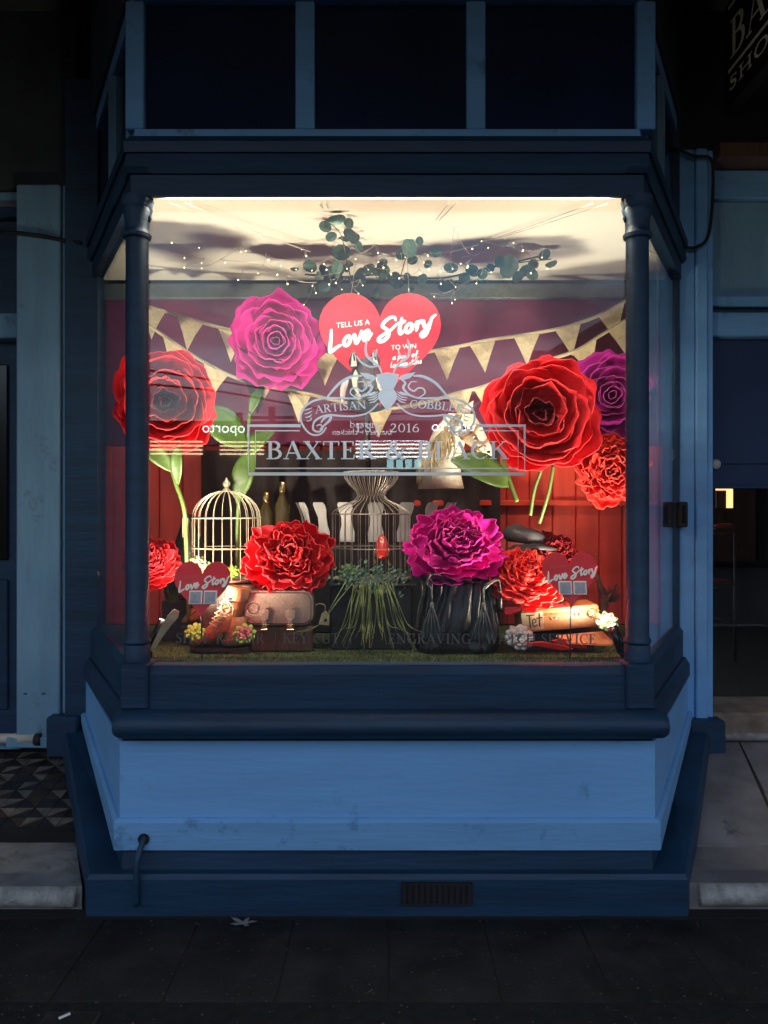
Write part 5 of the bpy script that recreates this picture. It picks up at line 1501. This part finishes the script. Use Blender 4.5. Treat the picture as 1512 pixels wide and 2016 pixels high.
# trailing plant in the centre
tp = thing('trailing_plant', 'trailing grass plant spilling over the black box at centre', 'plant', P(735, 1290, 3.05))
rn = random.Random(9)
mb = MB()
for k in range(260):
    p = P(rn.gauss(735, 38), rn.gauss(1138, 15), rn.uniform(3.05, 3.2))
    if abs(p.x - P(735, 0, 3.1).x) > .2: continue
    n_ = Vector((rn.uniform(-1, 1), -1, rn.uniform(-.3, 1))).normalized(); a = n_.orthogonal().normalized(); b = n_.cross(a)
    r = rn.uniform(.007, .014)
    mb.add([p - a*r, p + b*r*.55 - a*r*.1, p + a*r + n_*.004, p - b*r*.55], [(0, 1, 2, 3)])
tag(mb.build('foliage', 'leaf_dark', tp), kind='stuff')
for k in range(44):
    mb = MB()
    x0 = rn.gauss(733, 20); x1 = 735 + (x0 - 733) * rn.uniform(1.0, 3.4) + rn.gauss(0, 12); y1 = rn.uniform(1235, 1282)
    D1 = rn.uniform(2.93, 3.05)
    pts = crom([P(x0, rn.uniform(1142, 1156), 3.12), P(x0 * .75 + x1 * .25, 1185, 3.06), P(x0 * .45 + x1 * .55, 1230, 3.05), P(x1, y1, D1)], 5)
    for p in pts: p.z = max(p.z, DECK + .012)
    w = rn.uniform(.0016, .0034)
    mb.tube(pts, [w * (1 - .75 * i / (len(pts) - 1)) for i in range(len(pts))], 4)
    mb.build('strand', 'straw_grass', tp)
# turf mat on the deck (grass stuff)
mb = MB(); rn = random.Random(14)
poly = bay_pts(-.03, 3.88)
for k in range(9000):
    y = rn.uniform(2.885, 3.5) if k % 3 else rn.uniform(2.885, 3.0)
    xm = .90 + .523 * (y - 2.88)
    x = CX + rn.uniform(-xm, xm)
    h = rn.uniform(.006, .016); a = rn.uniform(0, 6.28); l = rn.uniform(0, .008)
    mb.add([(x - .0012, y, DECK + .003), (x + .0012, y, DECK + .003), (x + l*math.cos(a), y + l*math.sin(a), DECK + .003 + h)], [(0, 1, 2)])
tm = tag(mb.build('turf_blades', 'turf'), 'short artificial grass covering the display deck', 'grass', kind='stuff')
MB().prism([(x, y, DECK - .0015) for x, y in bay_pts(-.03, 3.88)], (0, 0, .004)).build('turf_mat', 'turf', bw)

# ---------------------------------------------------------------- black tasselled bag
bb = thing('black_bag', 'glossy black leather tote bag with tassels under the magenta peony', 'bag', P(900, 1276, 3.10))
x0, x1 = P(822, 0, 3.10).x, P(982, 0, 3.10).x; zb, zt = DECK + .006, P(0, 1142, 3.10).z
rings = []; n = 96
for j in range(13):
    v = j / 12; z = zb + (zt - zb) * v
    hw = (x1 - x0) * .5 * (1.0 - .10 * v + .05 * math.sin(v * 5.5)); hd = .085 * (1.0 - .55 * v)
    ring = []
    for i in range(n):
        a = 2 * math.pi * i / n
        ca, sa = math.cos(a), math.sin(a)
        ex = abs(ca) ** .72 * (1 if ca >= 0 else -1); ey = abs(sa) ** .75 * (1 if sa >= 0 else -1)
        fo = (.004 + .012 * v) * math.sin(21 * a + 2.6 * math.sin(3 * v + 1)) + .006 * math.sin(37 * a + v * 5) + .008 * math.sin(5 * a - 6 * v)
        ring.append(((x0+x1)/2 + ex * (hw + fo * .5), 3.155 + ey * (hd + fo), z + (.006 * math.sin(7 * a) + .010 * math.sin(2 * a + 1)) * v))
    rings.append(ring)
MB().loft(rings).build('body', 'black_leather', bb, smooth=True)
top = rings[-1]
MB().tube([Vector(p) + Vector((0, 0, .002)) for p in top[::2]], .005, 6, closed=True).build('rim', 'black_leather', bb, smooth=True)
for (px, y0, y1) in ((850, 1158, 1200), (952, 1158, 1200)):
    t = MB()
    MB().tube([P(px, y0, 3.05), P(px, y1 - 14, 3.045)], .004, 6).build('tassel_cord', 'cap_leather', bb, smooth=True)
    MB().tube([P(px, y1 - 14, 3.045), P(px, y1 + 4, 3.043)], [.008, .009], 8).build('tassel_knot', 'cap_leather', bb, smooth=True)
    for k in range(14):
        dx = (k - 6.5) * 3.0
        t.tube(crom([P(px + dx * .2, y1, 3.043), P(px + dx * .7, y1 + 28, 3.035 + .006 * (k % 3)), P(px + dx * 1.25, y1 + 62, 3.035 + .006 * (k % 2))], 3), .0032, 4)
    tag(t.build('tassel_fringe', 'cap_leather', bb, smooth=True), kind='stuff')
MB().tube(crom([P(846, 1158, 3.06), P(842, 1142, 3.07), P(850, 1130, 3.08), P(870, 1134, 3.1)], 5), .006, 6).build('strap', 'black_leather', bb, smooth=True)
MB().tube(crom([P(952, 1160, 3.06), P(965, 1148, 3.07), P(980, 1142, 3.08), P(984, 1165, 3.09), P(985, 1200, 3.09)], 5), .008, 6).build('strap', 'black_leather', bb, smooth=True)
# black handbag behind the brass cage with swing tag
hb = thing('handbag', 'dark leather bag with paper swing tag behind the brass cage', 'bag', P(365, 1180, 3.42))
c0 = P(372, 1100, 3.46)
MB().loft([ring_at(c0 + Vector((0, 0, dz)), (0, 0, 1), (1, 0, 0), rx, .05, 18) for dz, rx in ((-.20, .10), (-.15, .115), (-.02, .10), (.08, .06), (.15, .035), (.20, .012))]).build('body', 'black_leather', hb, smooth=True)
a = P(359, 1020, 3.38); b = P(370, 1058, 3.38)
MB().box((a.x, 3.38, b.z), (b.x, 3.383, a.z)).build('swing_tag', 'wood_pale', hb)
MB().tube([P(364, 1020, 3.381), P(366, 1005, 3.40), P(368, 1000, 3.44)], .0015, 4).build('tag_string', 'lace', hb)
deck_block('display_box', 'dark box in the left back corner under the leather bag', 'box', 318, 388, 1182, 3.40, 3.58, 'soot')

# ---------------------------------------------------------------- tan case, red book, cap, bits on the right
Dt = 3.03
def tilt_box(name, label, cat, cx, cy, w, h, D, dep, ang, mat, ch=.008):
    c = P(cx, cy, D)
    t = thing(name, label, cat, c, None, (0, ang, 0))
    s = D / F
    MB().loft([[(x, y, z) for x, _, z in [(p[0], 0, p[2]) for p in r_]] for r_, y in []] or rbox_rings(-w*s/2, w*s/2, -h*s/2, h*s/2, 0, dep, .012)).build('body', mat, t, local=True, angle=40)
    return t, s
tc_, s = tilt_box('leather_case', 'tan leather case with gold studs and black lettering', 'case', 1110, 1222, 158, 46, Dt, .17, R(-5), 'tan_leather')
MB().bbox((-79*s, -.004, 8*s), (79*s, .0, 12*s), .001).build('lid_seam', 'boot_leather', tc_, local=True)
MB().bbox((-78*s, -.0045, -19*s), (-34*s, -.0008, 18*s), .001).build('label', 'wood_pale', tc_, local=True)
def oncase(x, y): return Vector((x * s, -.0048, -y * s))
fl = Flat(oncase, NP)
fl.stroke([(-68, -12), (-52, -12)], 2.6); fl.stroke([(-62, -12), (-62, 12)], 3.0)
fl.curve([(-57, 4), (-50, 2), (-51, -3), (-56, -2), (-57, 6), (-53, 11), (-48, 8)], 2.2)
fl.stroke([(-42, -14), (-43, 11)], 3.0); fl.stroke([(-48, -5), (-37, -6)], 2.2)
fl.mb.build('lettering', 'sole', tc_, local=True)
for (x, z) in ((-18, 2), (-10, 2), (30, 6), (38, 6), (64, 12), (64, -4), (56, 4)):
    MB().ball((x*s, -.003, z*s), .0055, 8, 6, (1, .6, 1)).build('stud', 'gold', tc_, smooth=True, local=True)
MB().tube([(60*s + .012*math.cos(i*.5236), -.004, 6*s + .014*math.sin(i*.5236)) for i in range(12)], .002, 5, closed=True).build('ring', 'gold', tc_, local=True)
deck_block('display_box', 'dark block carrying the tan leather case', 'box', 1040, 1180, 1249, 3.07, 3.19, 'soot')
rbk, s = tilt_box('red_book', 'dark red book lying under the bright red peony', 'book', 1052, 1200, 120, 16, 3.10, .16, R(-3), 'heart_red')
MB().bbox((-59*s, -.002, -4.5*s), (59*s, .0008, 4.5*s), .001).build('page_edge', 'dark_red_foam', rbk, local=True)
lo = thing('leather_offcut', 'strip of pale tan leather lying below the tan case', 'leather', P(1150, 1262, 2.97))
MB().prism([P(1095, 1254, 3.0), P(1186, 1246, 3.0), P(1208, 1266, 2.95), P(1204, 1272, 2.95), P(1120, 1268, 2.95)], (0, .004, .006)).build('strip', 'tan_leather', lo)
for k, (pts, lab) in enumerate(((((1030, 1268), (1062, 1272), (1106, 1280), (1128, 1278), (1110, 1272), (1066, 1264)), 'longer red felt petal lying on the turf'), (((1086, 1262), (1110, 1270), (1140, 1276), (1156, 1276), (1140, 1268), (1110, 1258)), 'shorter red felt petal lying on the turf'))):
    tt = thing('felt_petal', lab, 'petal', P(pts[0][0], pts[0][1], 2.95))
    MB().prism([P(x, y, 2.95 + .012 * k) for x, y in pts], (0, .004, .003)).build('sheet', 'bright_red_foam', tt)
cp = thing('flat_cap', 'dark grey leather flat cap at right behind the bright red peony', 'cap', P(1036, 1080, 3.46))
c0 = P(1036, 1070, 3.48)
rings = []
for f, rr_, dz in ((0, .086, 0), (.2, .098, .016), (.45, .096, .040), (.7, .080, .062), (.88, .050, .076), (1, .012, .082)):
    rings.append([(c0.x + rr_ * math.cos(2*math.pi*i/20) - .02 * f, c0.y + rr_ * 1.05 * math.sin(2*math.pi*i/20), c0.z + dz + .010 * math.cos(2*math.pi*i/20) * (-1)) for i in range(20)])
MB().loft(rings).build('crown', 'cap_leather', cp, smooth=True)
MB().loft([[(c0.x + .015 + w * math.cos(R(200 + 14*i)), c0.y - .02 + w * 1.1 * math.sin(R(200 + 14*i)), c0.z + zz - .010 * abs(math.cos(R(200+14*i)))) for i in range(11)] for w, zz in ((.080, .006), (.128, -.014), (.126, -.020), (.078, .0))]).build('brim', 'cap_leather', cp, smooth=True)
tw = thing('driftwood', 'rough brown bark piece standing in the right corner', 'bark', P(1188, 1200, 3.38))
MB().tube(crom([P(1186, 1210, 3.38), P(1190, 1180, 3.39), P(1180, 1150, 3.41), P(1172, 1120, 3.44)], 5), [.016, .02, .018, .02, .017, .016, .018, .014, .015, .012, .012, .010, .009, .008, .006, .004], 8).build('trunk', 'bark', tw, smooth=True)
MB().tube(crom([P(1192, 1185, 3.38), P(1206, 1165, 3.40), P(1214, 1150, 3.41)], 5), [.010, .010, .009, .008, .008, .007, .006, .006, .005, .004, .003], 6).build('branch', 'bark', tw, smooth=True)
gt = thing('gold_tag', 'small folded gold card behind the right small heart', 'card', P(1092, 1100, 3.05))
MB().prism([P(1078, 1100, 3.06), P(1080, 1087, 3.06), P(1098, 1089, 3.06), P(1112, 1098, 3.06), P(1110, 1104, 3.06), P(1082, 1106, 3.06)], (0, .003, 0)).build('card', 'gold', gt)

# ---------------------------------------------------------------- bottles and white scalloped band at the back
for k, (px, h, lab) in enumerate(((556, .20, 'taller dark bottle with gold neck left of the wire cage'), (524, .15, 'shorter dark bottle behind the brass cage'))):
    b = P(px, 1040, 3.70)
    t = thing('bottle', lab, 'bottle', b, 'dark bottles')
    MB().lathe([(.034, -.08), (.036, -.07), (.036, h*.55), (.016, h*.78), (.014, h)], b, 14).build('body', 'bottle_glass', t, smooth=True)
    MB().lathe([(.016, h*.86), (.017, h*.88), (.017, h + .02), (.012, h + .024)], b, 14).build('cap', 'gold', t, smooth=True)
MB_shelf = deck_block('display_box', 'black plinth at the back under bottles and white band', 'box', 500, 930, 1074, 3.62, 3.84, 'soot')
wc = thing('scalloped_band', 'large white scalloped card crown standing behind the wire cage', 'crown', P(740, 1070, 3.66))
c0 = P(740, 1058, 3.74); rr_ = .36
for k in range(9):
    a0 = math.pi * (1.0 + k / 8.0)
    rings = []
    for f, w, ro in ((0, .10, 0), (.25, .105, .0), (.42, .075, .004), (.62, .070, .010), (.82, .098, .022), (.95, .094, .034), (1.0, .070, .038)):
        z = c0.z - .02 + .19 * f
        row = []
        for (u, th_) in ((-1, 0), (0, 0), (1, 0), (1, 1), (0, 1), (-1, 1)):
            a = a0 + u * w
            r2 = rr_ + ro - .008 * th_
            row.append((c0.x + r2 * math.cos(a), c0.y + .06 + .35 * r2 * math.sin(a), z))
        rings.append(row)
    MB().loft(rings).build('tab', 'white_card', wc, angle=50)

# ---------------------------------------------------------------- horse heads
def horse(label, D, spine, mat, ears, name='horse_head', sidev=(0, 1, 0)):
    t = thing(name, label, 'horse head', P(*spine[0][0], D))
    sp = [P(x, y, D + dd) for (x, y), _, _, dd in spine]
    rings = []
    for i, (_, rx, ry, _) in enumerate(spine):
        t_ = sp[min(i+1, len(sp)-1)] - sp[max(i-1, 0)]
        rings.append(ring_at(sp[i], t_, sidev, rx * D / F, ry * D / F, 16))
    MB().loft(rings).build('head', mat, t, smooth=True)
    for (b, tip, w, dd) in ears:
        bp, tpv = P(*b, D + dd), P(*tip, D + dd - .01)
        t_ = tpv - bp
        MB().loft([ring_at(bp.lerp(tpv, f), t_, (0, 1, 0) if sidev[1] else (0, 1, 0), w * .6 * k * D / F, w * k * D / F, 8) for f, k in ((0, .8), (.35, 1.0), (.7, .6), (1, .05))]).build('ear', mat, t, smooth=True)
        q = [P(b[0] - w * .5, b[1] - 3, D + dd - w * .75 * D / F), P(b[0] + w * .5, b[1] - 3, D + dd - w * .75 * D / F), P((b[0]*.4+tip[0]*.6) + w * .35, b[1]*.4+tip[1]*.6, D + dd - w * .72 * D / F), P(tip[0], tip[1] + 3, D + dd - .012), P((b[0]*.4+tip[0]*.6) - w * .35, b[1]*.4+tip[1]*.6, D + dd - w * .72 * D / F)]
        MB().prism(q, (0, .003, 0)).build('ear_lining', 'ear_pink', t)
    return t
Dq = 3.50
hw = horse('cream white horse head with bridle facing right behind the lettering', Dq,
           [((868, 962), 30, 46, .05), ((868, 930), 28, 40, .04), ((872, 895), 25, 36, .03), ((884, 862), 23, 34, .02), ((900, 838), 22, 30, .0), ((918, 838), 21, 27, -.02), ((932, 856), 18, 23, -.03), ((945, 872), 15, 17, -.03), ((956, 886), 13.5, 14, -.03), ((965, 896), 10, 9, -.03), ((968, 900), 4, 4, -.03)],
           'horse_white', [((915, 816), (932, 789), 8, -.02), ((905, 818), (908, 792), 7, .05)])
mb = MB(); rn = random.Random(4)
for k in range(60):
    f = rn.random()
    x = 905 - 46 * f + rn.uniform(-5, 5); y = 815 + 60 * f
    L_ = rn.uniform(40, 95)
    mb.tube(crom([P(x, y, Dq - .05), P(x - 16 - 14 * f, y + L_ * .35, Dq - .075), P(x - 18 - 20 * f + rn.uniform(-8, 8), y + L_ * .75, Dq - .07), P(x - 22 - 14 * f + rn.uniform(-12, 8), y + L_, Dq - .06)], 4), [.0045] * 8 + [.004, .003, .002, .001, .0008], 4)
tag(mb.build('mane', 'mane', hw, smooth=True), kind='stuff')
# bridle: noseband, cheek strap, brow band, bit ring, eye, nostril
def band(c, t_, rx, ry, w, mat, nm):
    MB().loft([ring_at(P(*c, Dq - .03) + Vector(t_).normalized() * o_, t_, (0, 1, 0), rx * Dq / F, ry * Dq / F, 18) for o_ in (-w, w)]).build(nm, mat, hw, smooth=True)
tdir = P(956, 886, Dq) - P(932, 856, Dq)
band((948, 876), tdir, 16, 17, .007, 'tan_leather', 'noseband')
band((927, 850), tdir, 20.5, 25.5, .006, 'tan_leather', 'cheek_band')
MB().tube([P(925, 838, Dq - .085), P(936, 858, Dq - .085), P(946, 876, Dq - .072)], .005, 6).build('cheek_strap', 'tan_leather', hw, smooth=True)
MB().tube([P(948, 882, Dq - .075) + Vector((.016*math.cos(i*.5236), 0, .016*math.sin(i*.5236))) for i in range(12)], .003, 5, closed=True).build('bit_ring', 'steel', hw, smooth=True)
for x, y in ((925, 846), (935, 862)):
    MB().ball(P(x, y, Dq - .088), .009, 8, 6, (1, .5, 1)).build('stud', 'steel', hw, smooth=True)
MB().ball(P(914, 842, Dq - .072), .009, 8, 6, (1.3, .7, 1)).build('eye', 'black_gloss', hw, smooth=True)
MB().ball(P(962, 890, Dq - .058), .007, 8, 6, (1.3, .6, .8)).build('nostril', 'sole', hw, smooth=True)
hk = horse('black animal head with pink ear linings in front of the large heart', 3.26,
           [((722, 800), 40, 30, .12), ((720, 770), 36, 34, .08), ((720, 745), 33, 36, .04), ((720, 724), 27, 30, .03), ((720, 710), 16, 18, .03), ((720, 704), 6, 6, .03)],
           'horse_black', [((697, 724), (696, 688), 11, -.02), ((740, 722), (735, 687), 11, -.02)], 'animal_head', (1, 0, 0))
Dk = 3.26
MB().loft([ring_at(P(722, 738, Dk - .02), (0, -1, -.45), (1, 0, 0), .052, .055, 16), ring_at(P(723, 755, Dk - .075), (0, -1, -.5), (1, 0, 0), .045, .045, 16), ring_at(P(724, 770, Dk - .12), (0, -1, -.5), (1, 0, 0), .035, .032, 16), ring_at(P(724, 776, Dk - .145), (0, -1, -.5), (1, 0, 0), .020, .018, 16)]).build('muzzle', 'horse_black', hk, smooth=True)
MB().prism([P(700, 727, Dk - .085), P(707, 742, Dk - .085), P(712, 762, Dk - .085), P(704, 775, Dk - .085), P(695, 762, Dk - .085), P(692, 745, Dk - .085)], (0, .012, 0)).build('white_patch', 'horse_white', hk)
MB().prism([P(740, 742, Dk - .095), P(752, 742, Dk - .095), P(756, 758, Dk - .095), P(750, 770, Dk - .095), P(741, 762, Dk - .095)], (0, .012, 0)).build('white_patch', 'horse_white', hk)
MB().tube(crom([P(684, 745, Dk - .03), P(676, 765, Dk - .04), P(674, 792, Dk - .04)], 5), [.008, .010, .012, .013, .013, .013, .012, .011, .009, .006, .003], 6).build('ribbon', 'white_card', hk, smooth=True)
MB().tube([P(722, 800, 3.36), P(722, 812, 3.40), P(726, 926, 3.42)], .012, 8).build('support_pole', 'soot', hk, smooth=True)

# ================================================================== uplights in the front corners (the lamps that light the window)
def uplight(label, base, head, D, aim, energy, spot):
    b = P(*base, D); h = P(*head, D + .02)
    ax = (Vector(aim) - h).normalized()
    tdir = (h - b).normalized()
    t = thing('spotlight', label, 'spotlight', (b.x, D, DECK + .003), 'corner spotlights')
    MB().tube([b, h], .019, 14).build('housing', 'black_gloss', t, smooth=True)
    MB().tube([b - tdir * .002, b - tdir * .012], [.017, .012], 12).build('end_cap', 'soot', t, smooth=True)
    MB().lathe([(.016, 0), (.016, .002)], h + tdir * .0005, 14, tdir.to_track_quat('Z', 'Y').to_matrix()).build('lens', 'lens', t)
    MB().lathe([(.035, 0), (.035, .006), (.006, .010)], (b.x, D, DECK + .003), 16).build('base', 'soot', t)
    MB().tube([(b.x, D, DECK + .01), b], .006, 6).build('bracket', 'soot', t)
    ld_ = bpy.data.lights.new('spot_lamp', 'SPOT')
    ld_.energy = energy; ld_.color = (1.0, .88, .66)
    ld_.spot_size = spot; ld_.spot_blend = 1.0; ld_.shadow_soft_size = .05
    lo_ = bpy.data.objects.new('lamp', ld_); COL.objects.link(lo_)
    lo_.parent = t
    lo_.location = h + ax * .012 - ORG[t.name]
    lo_.rotation_euler = ax.to_track_quat('-Z', 'Y').to_euler()
uplight('black cylinder spotlight in the bottom left corner aimed up', (297, 1272), (322, 1222), 2.93, (-.30, 3.26, 2.2), 25, R(140))
uplight('black cylinder spotlight in the bottom right corner aimed up', (1226, 1284), (1204, 1232), 2.93, (.34, 3.28, 2.2), 25, R(140))

# stand the satchel, its box and the boot a little further back from the glass
for nm, dy in (('satchel', .07), ('lace_up_boot', .09), ('leather_case', .06), ('display_box.005', .06), ('tan_shoe', .20), ('display_box.003', .20), ('key_tag', .05), ('display_box.002', .07)):
    bpy.data.objects[nm].location.y += dy

# added fill light for the lower props, hidden in a slot behind the fascia
ls = thing('added_fill_strip', 'added warm fill strip hidden in a slot along the front of the display ceiling', 'light strip', (CX, 2.872, 2.640))
MB().box((CX - .84, 2.858, 2.642), (CX + .84, 2.8855, 2.66)).build('housing', 'soot', ls)
MB().box((CX - .83, 2.863, 2.636), (CX + .83, 2.881, 2.6415)).build('diffuser', 'fill_strip_glow', ls)
la = bpy.data.lights.new('fill_strip_lamp', 'AREA')
la.shape = 'RECTANGLE'; la.size = 1.64; la.size_y = .016; la.energy = 6.6; la.color = (1.0, .88, .68)
lo_ = bpy.data.objects.new('lamp', la); COL.objects.link(lo_); lo_.parent = ls
lo_.location = Vector((CX, 2.872, 2.635)) - ORG[ls.name]
lo_.rotation_euler = (R(14), 0, 0)
